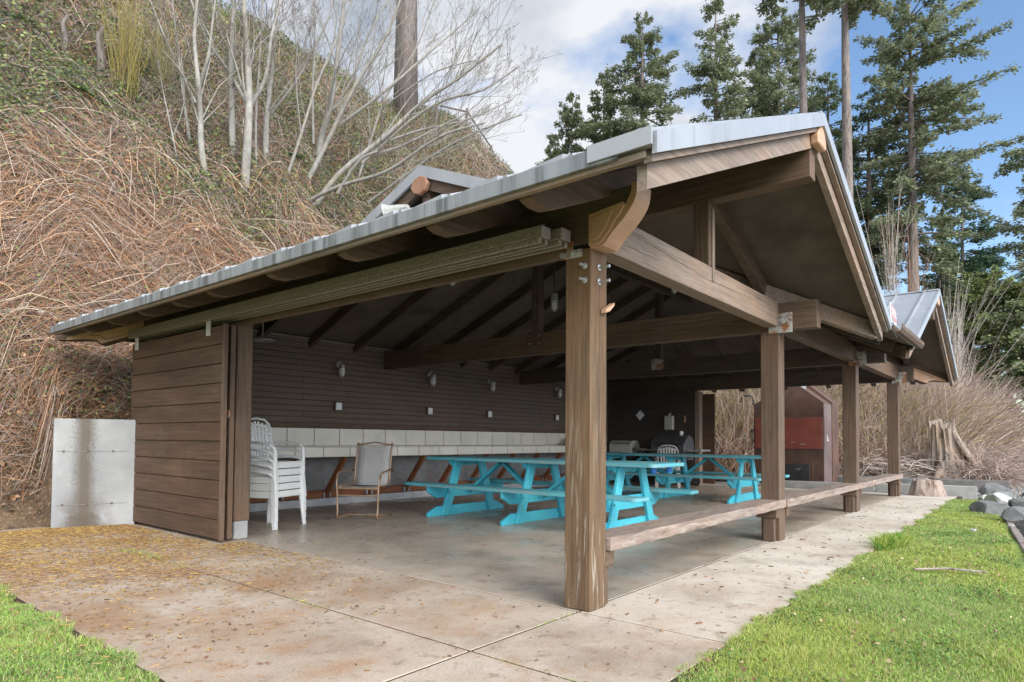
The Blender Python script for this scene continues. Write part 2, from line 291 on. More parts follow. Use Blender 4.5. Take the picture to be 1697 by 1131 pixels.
M['hill'] = pm('leaf_littered_slope', (.07, .045, .026), (.13, .085, .05), (3, 3, 3), .95, .8, bsc=(9, 9, 9), bdist=.06,
    layers=[((.055, .07, .025), (.55, .55, .55), .50, .62, .7), ((.26, .17, .10), (22, 22, 22), .54, .62, .7), ((.035, .028, .02), (7, 7, 7), .55, .65, .7), ((.075, .12, .02), (1.1, 1.1, 1.1), .38, .52, .95, [('Z', 12.4, 13.2)])])
M['lawn'] = pm('lawn_soil_and_moss', (.10, .17, .035), (.19, .25, .05), (2.2, 2.2, 2.2), .95, .6, bsc=(60, 60, 60), bdist=.012, layers=[((.23, .26, .035), (1.4, 1.4, 1.4), .5, .64, .7), ((.13, .10, .05), (9, 9, 9), .60, .68, .5)])
M['gravel'] = pm('beach_gravel', (.20, .20, .175), (.30, .295, .265), (1.5, 1.5, 1.5), .95, .7, bsc=(45, 45, 45), bdist=.02, layers=[((.12, .12, .11), (50, 50, 50), .54, .62, .8), ((.45, .44, .40), (60, 60, 60), .60, .66, .8)])
M['dirt'] = pm('joint_dirt', (.03, .018, .01), (.06, .035, .018), (30, 30, 30), .95, .5, layers=[((.07, .10, .02), (3, 3, 3), .60, .66, .7)])
M['stem'] = tint_mat('dry_stems', .85); M['leaf'] = tint_mat('leaves', .6, .25); M['needle'] = tint_mat('fir_foliage', .75, .3); M['blade'] = tint_mat('grass_blades', .6, .3); M['litter'] = tint_mat('fallen_litter', .9)
mg = bpy.data.materials.new('lamp_glass'); mg.use_nodes = True; b_ = mg.node_tree.nodes['Principled BSDF']; b_.inputs['Base Color'].default_value = (.95, .96, .97, 1); b_.inputs['Roughness'].default_value = .12; b_.inputs['Transmission Weight'].default_value = .3; M['glass'] = mg

# ------------------------------------------------------------------ ground and slabs
PX0, PY0, PX1, PY1 = 1.22, 1.27, 14.45, 8.72
def sst(a, b, x): t = np.clip((x-a)/(b-a), 0, 1); return t*t*(3-2*t)
def hz(x, y):                              # height of the bank behind and beyond the shelter
    x = np.asarray(x, float); y = np.asarray(y, float)
    toe = 9.15-7.6*sst(15.3, 24, x)-1.5*sst(24, 40, x)
    base = 1.12*sst(.6, 3.0, x)*(1-sst(14.6, 15.4, x))*np.where(x < 2.5, sst(9.1, 10.0, y), 1)
    slope = 1.24-.80*sst(16.5, 26, x)
    cap = 14.9-9.5*sst(27, 39, x)
    t = y-toe
    h = base+np.where(t > 0, t, 0)*slope
    k = 1.2
    h = np.where(h > cap-k, cap-k*np.exp(-(h-(cap-k))/k), h)
    bump = .28*np.sin(x*.9+1.3*np.sin(y*.6))*np.sin(y*.8+.7*x*.5)+.14*np.sin(x*2.3+y*1.7)+.09*np.sin(x*4.1-y*3.3)
    return np.where(t > 0, h+bump*np.clip(t/2, 0, 1)*(1-.8*sst(cap-2.5, cap, h)), -.05)
gx = np.concatenate([np.arange(-26, 40, .33), np.arange(40, 140, 4)]); gy = np.concatenate([np.arange(-3.0, 9, .3), np.arange(9, 24, .3), np.arange(24, 90, 4)])
GX, GY = np.meshgrid(gx, gy, indexing='ij'); GZ = hz(GX, GY)
V = np.stack([GX, GY, GZ], -1).reshape(-1, 3); ny = len(gy); I, J = np.meshgrid(np.arange(len(gx)-1), np.arange(ny-1), indexing='ij')
Q = np.stack([I*ny+J, (I+1)*ny+J, (I+1)*ny+J+1, I*ny+J+1], -1).reshape(-1, 4)
keep = (GZ[:-1, :-1] > -.04) | (GZ[1:, :-1] > -.04) | (GZ[:-1, 1:] > -.04) | (GZ[1:, 1:] > -.04)
tag(np_mesh('hillside', V, Q[keep.ravel()], M['hill'], smooth=True), kind='structure')
tag(MB().box(-300, 900, -500, 400, -2.2, -.12).build('ground', M['gravel']), kind='structure')
m = MB()
xs = [PX0, 2.37, 3.33, 5.2, 7.05, 8.9, 10.75, 12.6, PX1+.75]; G = .007
for i in range(len(xs)-1):
    m.box(xs[i]+G, xs[i+1]-G, PY0 if i else 1.27, 2.2-G, -.12, 0)
m.box(xs[0]+G, xs[1]-G, 2.2+G, 5.5-G, -.12, 0); m.box(xs[1]+G, xs[2]-G, 2.2+G, 5.5-G, -.12, 0)
m.box(xs[0]+G, xs[1]-G, 5.5+G, 8.9, -.12, 0); m.box(xs[1]+G, xs[2]-G, 5.5+G, 8.6, -.12, 0)
m.box(xs[0]-0, xs[1]-G, -3, 1.27-G, -.12, -.001) ; m.box(xs[1]+G, 2.62, -3, 1.27-G, -.12, -.001)
m.box(14.7, 15.2, 2.2+G, 6.5, -.12, -.002)
tag(m.build('patio', M['conc'], bevel=.005), kind='structure')
tag(MB().box(xs[2]+G, 14.68, 2.2+G, 8.75, -.12, 0).build('shelter_floor', M['floor'], bevel=.004), kind='structure')
tag(MB().box(1.2, 2.64, -2.9, 1.2, -.13, -.005).box(1.2, 15.3, 1.2, 8.9, -.13, -.004).build('joint_bed', M['dirt']), kind='structure')
# lawns: the right one narrows between the apron and the edging, the left one lies west of the patio
EDGE = [(-1, -.6), (2.9, -.27), (7.96, .14), (12.07, .47), (14.3, .72)]
def edge_y(x): return np.interp(x, [p[0] for p in EDGE], [p[1] for p in EDGE])
def lawn_sheet(name, poly_fn, x0, x1, n=60):
    xs_ = np.linspace(x0, x1, n); vs = []; fs = []
    for i, x in enumerate(xs_):
        a, b = poly_fn(x)
        for j in range(9):
            y = a+(b-a)*j/8; vs.append((x, y, -.015+.012*math.sin(x*3.1+y*2)*math.sin(y*4)))
    for i in range(n-1):
        for j in range(8): fs.append((i*9+j, (i+1)*9+j, (i+1)*9+j+1, i*9+j+1))
    return tag(MB().add(vs, fs).build(name, M['lawn'], smooth=True), kind='structure')
lawn_sheet('lawn', lambda x: (float(edge_y(x)), 1.262), 2.63, 14.35)
lawn_sheet('lawn', lambda x: (-3, 9.0), -14, 1.215)
tag(MB().beam((2.7, -.32, -.05), (7.9, .10, -.05), .08, .12).beam((7.95, .105, -.05), (12.6, .49, -.05), .08, .12).build('lawn_edging', M['log'], bevel=.012), kind='structure')

# ------------------------------------------------------------------ the shelter
X0, PW, LB = 3.35, .19, 3.68
YF, YW = 2.13, 8.6
OFF = (9.0, 5.3, 0)
SH = thing('picnic_shelter', 'open-sided brown timber picnic shelter with grey metal roof and front gables', 'shelter', OFF)
def sb(mb, name, mat, bevel=.004, **k): return mb.build(name, mat, k.pop('parent', SH), OFF, bevel=bevel, **k)
PXS = [X0+k*LB for k in range(4)]
for k, x in enumerate(PXS):
    o = sb(MB().box(x, x+PW, YF, YF+PW, .002, 2.24), 'post', M['post_old'] if k == 0 else M['brZ'], .006)
    if k == 0: o['label'] = 'corner post with flaking, mossy paint'
sb(MB().box(3.295, 3.465, 6.36, 6.55, .19, 2.24), 'post', M['brZ'], .006)
sb(MB().box(3.305, 3.455, 6.367, 6.54, .002, .188), 'post_footing', M['cwall'], .008)
# beams
sb(MB().prism([(8.75, 2.24), (8.75, 2.56), (1.84, 2.56), (1.87, 2.47), (1.95, 2.40), (2.04, 2.32), (2.12, 2.27)], X0, X0+.14, 'x'), 'cross_beam', M['dkY'])
sb(MB().box(X0-.045, X0-.002, 2.34, 6.355, 2.19, 2.33), 'door_header', M['brY'])
for k in (1, 2): sb(MB().box(PXS[k], PXS[k]+.14, 1.75, YW-.002, 2.22, 2.51), 'cross_beam', M['brY'] if k == 1 else M['dkY'])
sb(MB().box(PXS[3], PXS[3]+.14, 1.88, 8.75, 2.22, 2.52), 'cross_beam', M['dkY'])
for k in range(3): sb(MB().box(PXS[k]+.142, PXS[k+1]-.002, YF+.002, YF+.142, 2.262, 2.518), 'header_beam', M['grX'] if k == 0 else M['brX'])
ze, p = 2.36, .428
RX, R2X = 5.25, 12.55; YR = 5.27; YB = 9.27; YE = 1.27
zA = lambda x, y: ze+p*(x-2.47); zG = lambda x, y: ze+p*(8.03-x); zF = lambda x, y: ze+p*(y-YE)
zB = lambda x, y: ze+p*(YB-y); zH = lambda x, y: ze+p*(x-9.77); zR = lambda x, y: ze+p*(15.33-x)
GXf = 4.82
planes = {
 'A': (zA, [(2.47, YE), (RX, YE), (RX, 4.05), (5.1, 3.90), (5.1, 6.64), (2.47, YB)]),
 'G': (zG, [(8.03, YE), (RX, 4.05), (RX, YE)]),
 'F': (zF, [(8.03, YE), (9.77, YE), (R2X, 4.05), (11.33, YR), (GXf, YR), (GXf, YE+GXf-2.47), (RX, 4.05)]),
 'B': (zB, [(2.47, YB), (GXf, YB-GXf+2.47), (GXf, YR), (11.33, YR), (15.33, YB)]),
 'H': (zH, [(9.77, YE), (R2X, YE), (R2X, 4.05)]),
 'R': (zR, [(15.33, YE), (15.33, YB), (11.33, YR), (R2X, 4.05), (R2X, YE)])}
for nm, (zf, poly) in planes.items():
    sb(MB().slab(poly, zf, -.022, .0), 'roof_sheet', M['metal'], 0)
    sb(MB().slab(poly, zf, -.06, -.024), 'roof_deck', M['deck'], 0)
# standing seams and the raised ends of the panels along the western eave
ms = MB(); me_ = MB()
y = YE+.02
k = 0
while y < YB-.1:
    def zAy(x): return zA(x, y)
    xe = RX if y < 4 else (min(5.1, 2.47+(YB-y)) if y < 6.7 else 2.47+(YB-y))
    ms.beam((2.49, y, zA(2.49, y)+.012), (xe, y, zA(xe, y)+.012), .022, .035)
    yy = min(y+.36, YB-.03)
    me_.add([(2.46, y+.03, ze+.036), (2.46, yy, ze+.004), (2.46, yy, ze-.003), (2.46, y+.03, ze-.003), (2.78, y+.03, ze+.137), (2.78, yy, ze+.132)], [(0, 1, 2, 3), (0, 4, 5, 1), (3, 2, 5, 4), (0, 3, 4), (1, 5, 2)])
    y += .405; k += 1
x = 2.9
while x < 15.2:                                       # seams on the front, back and gable slopes
    if 8.1 < x < 9.7: ms.beam((x, YE+.02, ze+.012), (x, YR, zF(x, YR)+.012), .022, .035)
    x += .405
y = YE+.18
while y < 3.9:
    xg_ = 8.03-(y-YE)
    if xg_ > RX+.1: ms.beam((RX, y, zG(RX, y)+.012), (xg_, y, zG(xg_, y)+.012), .022, .035)
    xh = 9.77+(y-YE); ms.beam((xh, y, zH(xh, y)+.012), (R2X, y, zH(R2X, y)+.012), .022, .035)
    y += .405
sb(ms, 'standing_seams', M['metal'], 0); sb(me_, 'panel_ends', M['metal'], 0)
# eave trim
sb(MB().box(2.445, 2.469, YE+.16, YB, ze-.072, ze+.004), 'eave_trim', M['metal_old'], 0)
sb(MB().box(2.432, 2.444, YE-.02, YE+.30, ze-.060, ze+.018), 'eave_trim', M['metal'], 0)
sb(MB().box(2.472, 2.505, YE+.03, YB-.02, ze-.092, ze-.062), 'eave_board', M['grY'], 0)
sb(MB().box(15.31, 15.355, YE, YB, ze-.07, ze+.01), 'eave_trim', M['metal_old'], 0)
sb(MB().box(8.05, 9.75, YE-.03, YE-.006, ze-.072, ze+.004), 'eave_trim', M['metal_old'], 0)
sb(MB().box(2.47, 15.33, YB+.002, YB+.03, ze-.07, ze+.01), 'eave_trim', M['metal_old'], 0)
# gable rake trim and barge boards
def rake(xl, xr, xm, mat, y0, y1, t0, t1, name, lblank=0):
    for xa in (xl, xr):
        m_ = MB(); s_ = 1 if xa < xm else -1; x1 = xa+s_*lblank
        zt = lambda x: ze+p*abs(x-xa)
        m_.add([(x1, y0, zt(x1)+t0), (xm, y0, zt(xm)+t0), (xm, y0, zt(xm)+t1), (x1, y0, zt(x1)+t1), (x1, y1, zt(x1)+t0), (xm, y1, zt(xm)+t0), (xm, y1, zt(xm)+t1), (x1, y1, zt(x1)+t1)],
               [(0, 1, 2, 3), (7, 6, 5, 4), (0, 4, 5, 1), (3, 2, 6, 7), (0, 3, 7, 4), (1, 5, 6, 2)])
        sb(m_, name, mat, 0)
for xl, xr, xm in ((2.47, 8.03, RX), (9.77, 15.33, R2X)):
    rake(xl, xr, xm, M['metal'], YE-.028, YE-.004, -.088, .010, 'rake_trim')
    rake(xl, xr, xm, M['grX'], YE+.004, YE+.045, -.120, -.090, 'rake_board', .02)
    rake(xl, xr, xm, M['grX'], YE+.05, YE+.10, -.235, -.122, 'barge_board', .06)
    sb(MB().beam((xm, YE-.02, ze+p*2.78+.004), (xm, YR-1.3 if xm == RX else 4.1, ze+p*2.78+.004), .09, .02), 'ridge_cap', M['metal'], 0)
# ridge beams, king posts, rafters of the gables
for xm, k0 in ((RX, 0), (R2X, 2)):
    sb(MB().box(xm-.07, xm+.07, 1.33, 4.1, 3.07, 3.36), 'ridge_beam', M['brY'])
    kp = sb(MB().box(xm-.065, xm+.055, YF+.004, YF+.136, 2.52, 3.068), 'king_post', M['brZ'])
    sb(MB().box(xm-.005, xm+.045, YF-.006, YF+.002, 2.40, 3.02), 'strap', M['steel'] if k0 else M['grZ'], 0)
    # small copper shield hung at the apex
    sb(MB().prism([(xm-.10, 3.30), (xm+.10, 3.30), (xm+.115, 3.36), (xm+.06, 3.44), (xm, 3.47), (xm-.06, 3.44), (xm-.115, 3.36)], YE-.012, YE+.048, 'y'), 'apex_cap', M['copper'], .008)
    xl, xr = xm-2.78, xm+2.78
    for yy in (2.28, 3.2):
        for xa in (xl, xr):
            if xm == RX and xa == xl: continue
            if xm == R2X and xa == xr: continue
            s_ = 1 if xa < xm else -1
            xs_ = xa+s_*max(.28, yy-YE+.05)
            sb(MB().beam((xs_, yy, ze+p*abs(xs_-xa)-.14), (xm-s_*.07, yy, ze+p*(2.78-.07)-.14), .085, .15), 'rafter', M['brX'])
# western slope rafters with rounded tails
for yy in (1.98, 2.68, 3.55, 4.45, 5.42, 6.1, 6.86, 7.68, 8.47):
    xe = RX-.08 if yy < 4.1 else min(5.08, 2.47+(YB-yy)-.1)
    pts = [(2.545, zA(2.545, 0)-.075), (2.56, zA(2.56, 0)-.12), (2.62, zA(2.62, 0)-.165), (2.72, zA(2.72, 0)-.205), (2.86, zA(2.86, 0)-.212), (xe, zA(xe, 0)-.212), (xe, zA(xe, 0)-.062), (2.545, zA(2.545, 0)-.062)]
    sb(MB().prism(pts, yy, yy+.085, 'y'), 'rafter', M['brX'])
for yy in (1.98, 2.68, 3.55, 4.45, 5.42, 6.1, 6.86, 7.68, 8.47):
    sb(MB().beam((15.2, yy, zR(15.2, 0)-.14), (max(R2X+.1, 15.33-(YB-yy)) if yy > 4 else R2X+.1, yy, zR(max(R2X+.1, 15.33-(YB-yy)) if yy > 4 else R2X+.1, 0)-.14), .085, .15), 'rafter', M['dkX'])
# front and back slope rafters
xr_ = 3.95
while xr_ < 14.9:
    ytop = YR if 4.8 < xr_ < 11.3 else (YB-(xr_-2.47) if xr_ < 4.8 else YB-(15.33-xr_))
    if YB-ytop > .5: sb(MB().beam((xr_, 9.15, zB(0, 9.15)-.14), (xr_, ytop+.06, zB(0, ytop+.06)-.14), .07, .15), 'rafter', M['dkY'])
    if xr_ < 11.3 and xr_ > 5.3:
        yb_ = max(YE+.1, YE+(8.03-xr_), YE+(xr_-9.77))+.12
        sb(MB().beam((xr_, yb_, zF(0, yb_)-.14), (xr_, YR-.06, zF(0, YR-.06)-.14), .07, .15), 'rafter', M['dkY'])
    xr_ += .83
sb(MB().box(4.85, 12.0, YR-.05, YR+.05, 3.74, 3.98), 'ridge_beam', M['dkX'])
# valley and hip beams
def along(xa, ya, xb, yb, zf, w, h, drop, name, mat):
    sb(MB().beam((xa, ya, zf(xa, ya)-drop), (xb, yb, zf(xb, yb)-drop), w, h), name, mat)
along(7.93, 1.37, 5.3, 4.0, zG, .09, .17, .155, 'valley_beam', M['grX'])
along(9.87, 1.37, 12.5, 4.0, zH, .09, .17, .155, 'valley_beam', M['brX'])
def hip_tail(px_, py_, sx, sy, label=None):           # hip rafter with a cut tail and a copper cheek plate
    c = Vector((px_, py_, 0)); d = Vector((sx, sy, 0)).normalized(); n = Vector((-d.y, d.x, 0)); run = p/math.sqrt(2)
    zt = 2.68
    def P(s_, z, o): return c+d*s_+n*o+Vector((0, 0, z))
    prof = [(-1.4, zt-.0+1.4*run), (1.12, zt-1.12*run), (1.14, zt-1.14*run-.10), (.78, zt-.78*run-.20), (.66, zt-.66*run-.24), (.60, zt-.6*run-.31), (.05, zt-.05*run-.30), (-1.4, zt+1.4*run-.30)]
    n_ = len(prof); vs = [P(a, z, -.07) for a, z in prof]+[P(a, z, .07) for a, z in prof]
    b = sb(MB().add(vs, [tuple(range(n_)), tuple(range(2*n_-1, n_-1, -1))]+[(i, i+n_, (i+1) % n_+n_, (i+1) % n_) for i in range(n_)]), 'hip_beam', M['brX'])
    ch = [(.10, zt-.10*run-.10), (.16, zt-.16*run-.285), (.58, zt-.58*run-.30), (.64, zt-.64*run-.235), (.78, zt-.78*run-.185), (1.0, zt-1.0*run-.14), (.98, zt-.98*run-.11), (.5, zt-.5*run-.09)]
    ch = [(.08, zt-.08*run-.09), (.08, zt-.08*run-.292)]+ch[2:]
    for side in (-1, 1):
        n2 = len(ch); vs = [P(a, z, side*.0705) for a, z in ch]+[P(a, z, side*.085) for a, z in ch]
        q = sb(MB().add(vs, [tuple(range(n2)), tuple(range(2*n2-1, n2-1, -1))]+[(i, i+n2, (i+1) % n2+n2, (i+1) % n2) for i in range(n2)]), 'copper_cheek', M['copper'], .003)
        # raised panel line on the cheek
        inn = [(.16, zt-.16*run-.125), (.16, zt-.16*run-.265), (.53, zt-.53*run-.268), (.60, zt-.6*run-.20), (.72, zt-.72*run-.155), (.5, zt-.5*run-.12)]
        loop = [P(a, z, side*.0855) for a, z in inn]; loop.append(loop[0])
        tb = MB()
        for a, c2 in zip(loop, loop[1:]): tb.tube([a, c2], .003, 4)
        sb(tb, 'pressed_line', M['dkX'], 0, parent=SH)
hip_tail(X0+.05, 8.70, -1, 1)
hip_tail(PXS[3]+.10, YF+.05, 1, -1)
# near corbel: copper sheet wrapped round the curved beam end, plus cheek
arc = [(2.14, 2.238), (2.09, 2.236), (2.05, 2.24), (2.025, 2.26), (2.005, 2.285), (1.975, 2.315), (1.94, 2.345), (1.90, 2.38), (1.865, 2.42), (1.84, 2.455), (1.825, 2.49), (1.818, 2.53), (1.815, 2.575)]
inner = [(2.14, 2.27), (2.08, 2.28), (2.03, 2.32), (1.99, 2.35), (1.93, 2.41), (1.88, 2.46), (1.85, 2.52), (1.845, 2.575)][::-1]
sb(MB().prism([(a-.008, b-.008) for a, b in arc]+inner, X0-.008, X0+.165, 'x'), 'copper_wrap', M['copper'], .003)
sb(MB().prism([(2.14, 2.245), (2.06, 2.245), (2.035, 2.262), (1.985, 2.315), (1.95, 2.37), (1.915, 2.40), (1.888, 2.445), (1.895, 2.468), (2.14, 2.44)], X0-.018, X0-.002, 'x'), 'copper_cheek', M['copper'], .004)
sb(MB().prism([(2.12, 2.275), (2.07, 2.275), (2.02, 2.325), (1.985, 2.385), (1.97, 2.43), (2.12, 2.41)], X0-.024, X0-.016, 'x'), 'cheek_panel', M['copper'], .003)
# steel brackets with bolts where beams meet the posts
for k, x in enumerate(PXS):
    w_ = .22 if k < 3 else .2
    br = MB().box(x-.012, x-.002, YF-.14, YF+.10, 2.19, 2.27)
    br.box(x-.012, x-.002, YF-.14, YF-.02, 2.27, 2.40)
    br.box(x-.012, x+.015, YF-.01, YF-.001, 2.19, 2.44)
    if k == 0: br = MB().box(x-.012, x-.002, YF+.13, YF+.32, 2.19, 2.30).box(x-.010, x-.003, YF+.06, YF+.32, 2.19, 2.24)
    b = sb(br, 'bracket', M['galv'], .002)
    for (yy, zz) in ([(YF-.06, 2.30), (YF-.06, 2.365)] if k else [(YF+.19, 2.21), (YF+.19, 2.28)]):
        sb(MB().lathe([(.020, -.006), (.020, 0), (.011, .002), (.011, .022)], (x-.034, yy, zz), 8, 'x'), 'bolt', M['steel'], 0)
for zz in (2.04, 2.13):
    sb(MB().lathe([(.010, -.05), (.010, 0), (.02, .002), (.022, .008)], (X0-.004, YF+.045, zz), 8, 'x'), 'bolt', M['steel'], 0)
    sb(MB().lathe([(.010, -.07), (.010, 0), (.02, .002), (.022, .008)], (X0+.095, YF-.006, zz), 8, 'y'), 'bolt', M['steel'], 0)
sb(MB().prism([(X0+.10, 1.84), (X0+.115, 1.87), (X0+.17, 1.90), (X0+.215, 1.925), (X0+.20, 1.895), (X0+.15, 1.855)], YF-.05, YF-.004, 'y'), 'cleat', M['copper'], .006)
for k_, (x0_, x1_, z0_, z1_) in enumerate([(3.95, 5.0, 2.452, 2.405), (4.9, 6.2, 2.385, 2.42), (5.9, 6.8, 2.47, 2.45), (3.7, 4.3, 2.35, 2.36)]):
    pts = [(x0_+(x1_-x0_)*i/14, YF+.0015, z0_+(z1_-z0_)*i/14+(.003*math.sin(i*1.1+k_)+.002*math.sin(i*2.7))) for i in range(15)]
    sb(MB().tube(pts, [.0008+.0013*math.sin(math.pi*i/14) for i in range(15)], 5), 'drying_crack', M['dkX'], 0)
pts = [(X0+.10+.008*math.sin(i*1.3), YF-.0005, 2.18-.085*i) for i in range(20)]
sb(MB().tube(pts, [.0008+.0018*math.sin(math.pi*i/19) for i in range(20)], 5), 'drying_crack', M['dkX'], 0)
# king posts and plates of the cross beams
for k in (1, 2):
    x = PXS[k]
    sb(MB().box(x+.01, x+.13, 5.32, 5.44, 2.5, 3.74), 'king_post', M['dkZ'])
    pl = sb(MB().box(x-.008, x-.001, 5.25, 5.50, 2.33, 2.53), 'plate', M['galv'] if k == 2 else M['rust'], .001)
    for yy in (5.29, 5.46):
        for zz in (2.37, 2.47): sb(MB().lathe([(.014, -.012), (.014, 0)], (x-.009, yy, zz), 8, 'x'), 'bolt', M['steel'], 0)
# back wall: concrete base, siding boards, brown ledge board
sb(MB().box(X0+.02, 14.5, YW+.03, YW+.12, 0, 1.19), 'wall_core', M['cbase'], 0)
sb(MB().box(X0+.02, 14.5, YW+.03, YW+.12, 1.191, 2.62), 'wall_backing', M['dkX'], 0)
m = MB(); z = 1.275; k = 0
while z < 2.56:
    xs_ = [X0+.02, 4.7+.8*(k % 3), 8.1+.7*(k % 2), 11.5, 14.38]
    for a, b in zip(xs_, xs_[1:]): m.box(a+.001, b-.001, YW+.006+.002*(k % 2), YW+.028, z+.004, z+.0795)
    z += .0865; k += 1
sb(m, 'siding', M['siding'], .002)
sb(MB().box(X0+.02, 14.38, YW-.004, YW+.028, 1.195, 1.272), 'ledge_board', M['brX'])
sb(MB().box(X0+.15, 14.38, YW-.035, YW+.029, .0, .115), 'kerb', M['cwhite'], .006)
sb(MB().tube([(X0+.2, YW-.02, 2.555), (6.9, YW-.02, 2.555), (14.2, YW-.02, 2.555)], .013, 8), 'conduit', M['track'], 0)
# end walls
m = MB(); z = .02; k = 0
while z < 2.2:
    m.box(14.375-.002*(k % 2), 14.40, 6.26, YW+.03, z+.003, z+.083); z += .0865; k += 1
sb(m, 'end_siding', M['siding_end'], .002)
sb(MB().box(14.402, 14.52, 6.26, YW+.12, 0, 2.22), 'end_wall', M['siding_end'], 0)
sb(MB().box(14.36, 14.54, 6.14, 6.255, 0, 2.2), 'door_jamb', M['grZ'])
sb(MB().box(14.56, 14.60, 5.86, 6.6, .05, 2.14), 'sliding_door', M['door'], .004)
sb(MB().box(14.42, 14.50, 2.5, YW, 2.522, 2.72), 'infill_board', M['dkY'], 0)
sb(MB().box(X0+.02, X0+.10, 2.5, YW, 2.562, 2.66), 'infill_board', M['dkY'], 0)
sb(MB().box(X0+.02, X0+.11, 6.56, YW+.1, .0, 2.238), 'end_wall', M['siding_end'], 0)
# stacked sliding doors at the western end, on a double track
def sdoor(x0, y0, y1, z0, z1, nb=11):
    mb = MB(); h = (z1-z0)/nb
    for i in range(nb): mb.box(x0, x0+.028, y0+.03, y1, z0+i*h+.006, z0+(i+1)*h-.005)
    mb.box(x0+.018, x0+.03, y0+.03, y1, z0, z1)
    d = sb(mb, 'sliding_door', M['door'], .003)
    sb(MB().box(x0-.002, x0+.05, y0, y0+.029, z0-.005, z1+.01), 'door_edge', M['brZ'], .003)
    return d
d1 = sdoor(3.10, 6.26, 8.53, .03, 2.17, 11)
d2 = sdoor(3.205, 6.31, 8.44, .03, 2.17, 11)
for yy in (8.33, 6.52):
    sb(MB().box(3.078, 3.098, yy, yy+.075, 2.08, 2.235), 'door_hanger', M['white'], .004)
for x0, z0, ya in ((3.04, 2.225, 2.28), (3.165, 2.23, 2.22)):
    tr = MB().box(x0, x0+.095, ya, 8.52, z0+.035, z0+.105)
    tr.box(x0+.004, x0+.03, ya+.02, 8.52, z0, z0+.034).box(x0+.065, x0+.091, ya+.02, 8.52, z0, z0+.034)
    sb(tr, 'door_track', M['track'], .004)
for yy in (8.35, 7.25, 6.05, 4.55, 3.35, 2.45):
    hb = MB().box(3.045, 3.155, yy, yy+.06, 2.25, 2.335).beam((3.12, yy+.03, 2.335), (3.33, yy+.03, 2.45), .05, .012)
    sb(hb, 'track_bracket', M['track'], .003)
sb(MB().lathe([(.035, -.01), (.045, 0), (.02, .012)], (3.195, 6.325, 1.28), 10, 'x'), 'door_pull', M['galv'], 0)
# gablet on the western slope
gz = zA(GXf, 0); az = zF(0, YR); hw = YR-(YE+GXf-2.47)
gm = MB()
for s_ in (-1, 1):
    yf = YR+s_*(hw+.02)
    gm.add([(GXf-.05, yf, gz-.11), (GXf-.05, YR, az-.125), (GXf-.05, YR, az+.004), (GXf-.05, yf, gz+.02), (GXf-.02, yf, gz-.11), (GXf-.02, YR, az-.125), (GXf-.02, YR, az+.004), (GXf-.02, yf, gz+.02)],
           [(0, 1, 2, 3), (7, 6, 5, 4), (0, 4, 5, 1), (3, 2, 6, 7), (0, 3, 7, 4), (1, 5, 6, 2)])
sb(gm, 'gablet_trim', M['metal'], 0)
gb = MB()
for s_ in (-1, 1):
    yf = YR+s_*hw
    gb.add([(GXf+.01, yf, gz-.23), (GXf+.01, YR, az-.245), (GXf+.01, YR, az-.07), (GXf+.01, yf, gz-.05), (GXf+.06, yf, gz-.23), (GXf+.06, YR, az-.245), (GXf+.06, YR, az-.07), (GXf+.06, yf, gz-.05)],
           [(0, 1, 2, 3), (7, 6, 5, 4), (0, 4, 5, 1), (3, 2, 6, 7), (0, 3, 7, 4), (1, 5, 6, 2)])
sb(gb, 'gablet_barge_board', M['brY'], 0)
sb(MB().prism([(YR-1.5, zA(5.1, 0)), (YR+1.5, zA(5.1, 0)), (YR, az-.08)], 5.1, 5.14, 'x'), 'gablet_wall', M['siding_end'], 0)
sb(MB().box(4.87, 4.99, YR-.055, YR+.055, zA(4.93, 0)+.002, az-.25), 'gablet_post', M['brZ'])
sb(MB().prism([(YR-.14, az-.23), (YR-.09, az-.30), (YR, az-.33), (YR+.09, az-.30), (YR+.14, az-.23), (YR+.10, az-.155), (YR, az-.12), (YR-.10, az-.155)], GXf-.058, GXf+.0, 'x'), 'gablet_cap', M['copper_old'], .008)
# gutter on the middle eave and small square fascia block
gp = [(-.10, -.03), (-.10, -.075), (-.075, -.11), (-.03, -.11), (-.008, -.09), (-.008, -.03), (-.016, -.03), (-.016, -.085), (-.035, -.10), (-.07, -.10), (-.09, -.07), (-.09, -.03)]
sb(MB().prism([(YE-.03+a, ze+b) for a, b in gp], 8.05, 9.72, 'x'), 'gutter', M['brX'], 0)

# ------------------------------------------------------------------ retaining wall at the west end
RW = thing('retaining_wall', 'pale concrete retaining wall with a brown water stain beside the sliding doors', 'concrete wall', (2.7, 8.7, 0))
rw = MB().prism([(2.34, 8.63), (3.12, 8.38), (3.16, 8.62), (3.6, 8.74), (3.6, 8.9), (2.42, 8.86)], -.1, 1.245, 'z')
rw.build('wall_panel', M['cwall_st'], RW, (2.7, 8.7, 0), bevel=.008)
dx, dy = .78, -.25; ln = math.hypot(dx, dy); ux, uy = dx/ln, dy/ln; nx, ny_ = uy, -ux
if nx > 0: nx, ny_ = -nx, -ny_
nx, ny_ = -.305, -.952
def wp(s_, z, o): return (2.34+ux*s_+nx*o, 8.63+uy*s_+ny_*o, z)
tie = MB()
for zz in (.87, .26):
    for s_ in (.10, .33, .58): tie.add([wp(s_+.014*math.cos(a*math.pi/4), zz+.014*math.sin(a*math.pi/4), .004) for a in range(8)], [tuple(range(8))])
tie.build('tie_hole', M['rust'], RW, (2.7, 8.7, 0))
for zz in (.87, .26):
    q = MB(); pts = [wp(.03+.7*k/22, zz+.004*math.sin(k*2.1), .002) for k in range(23)]
    q.tube(pts, [.0022+.0018*abs(math.sin(k*1.9)) for k in range(23)], 5); q.build('form_seam', M['cbase'], RW, (2.7, 8.7, 0))

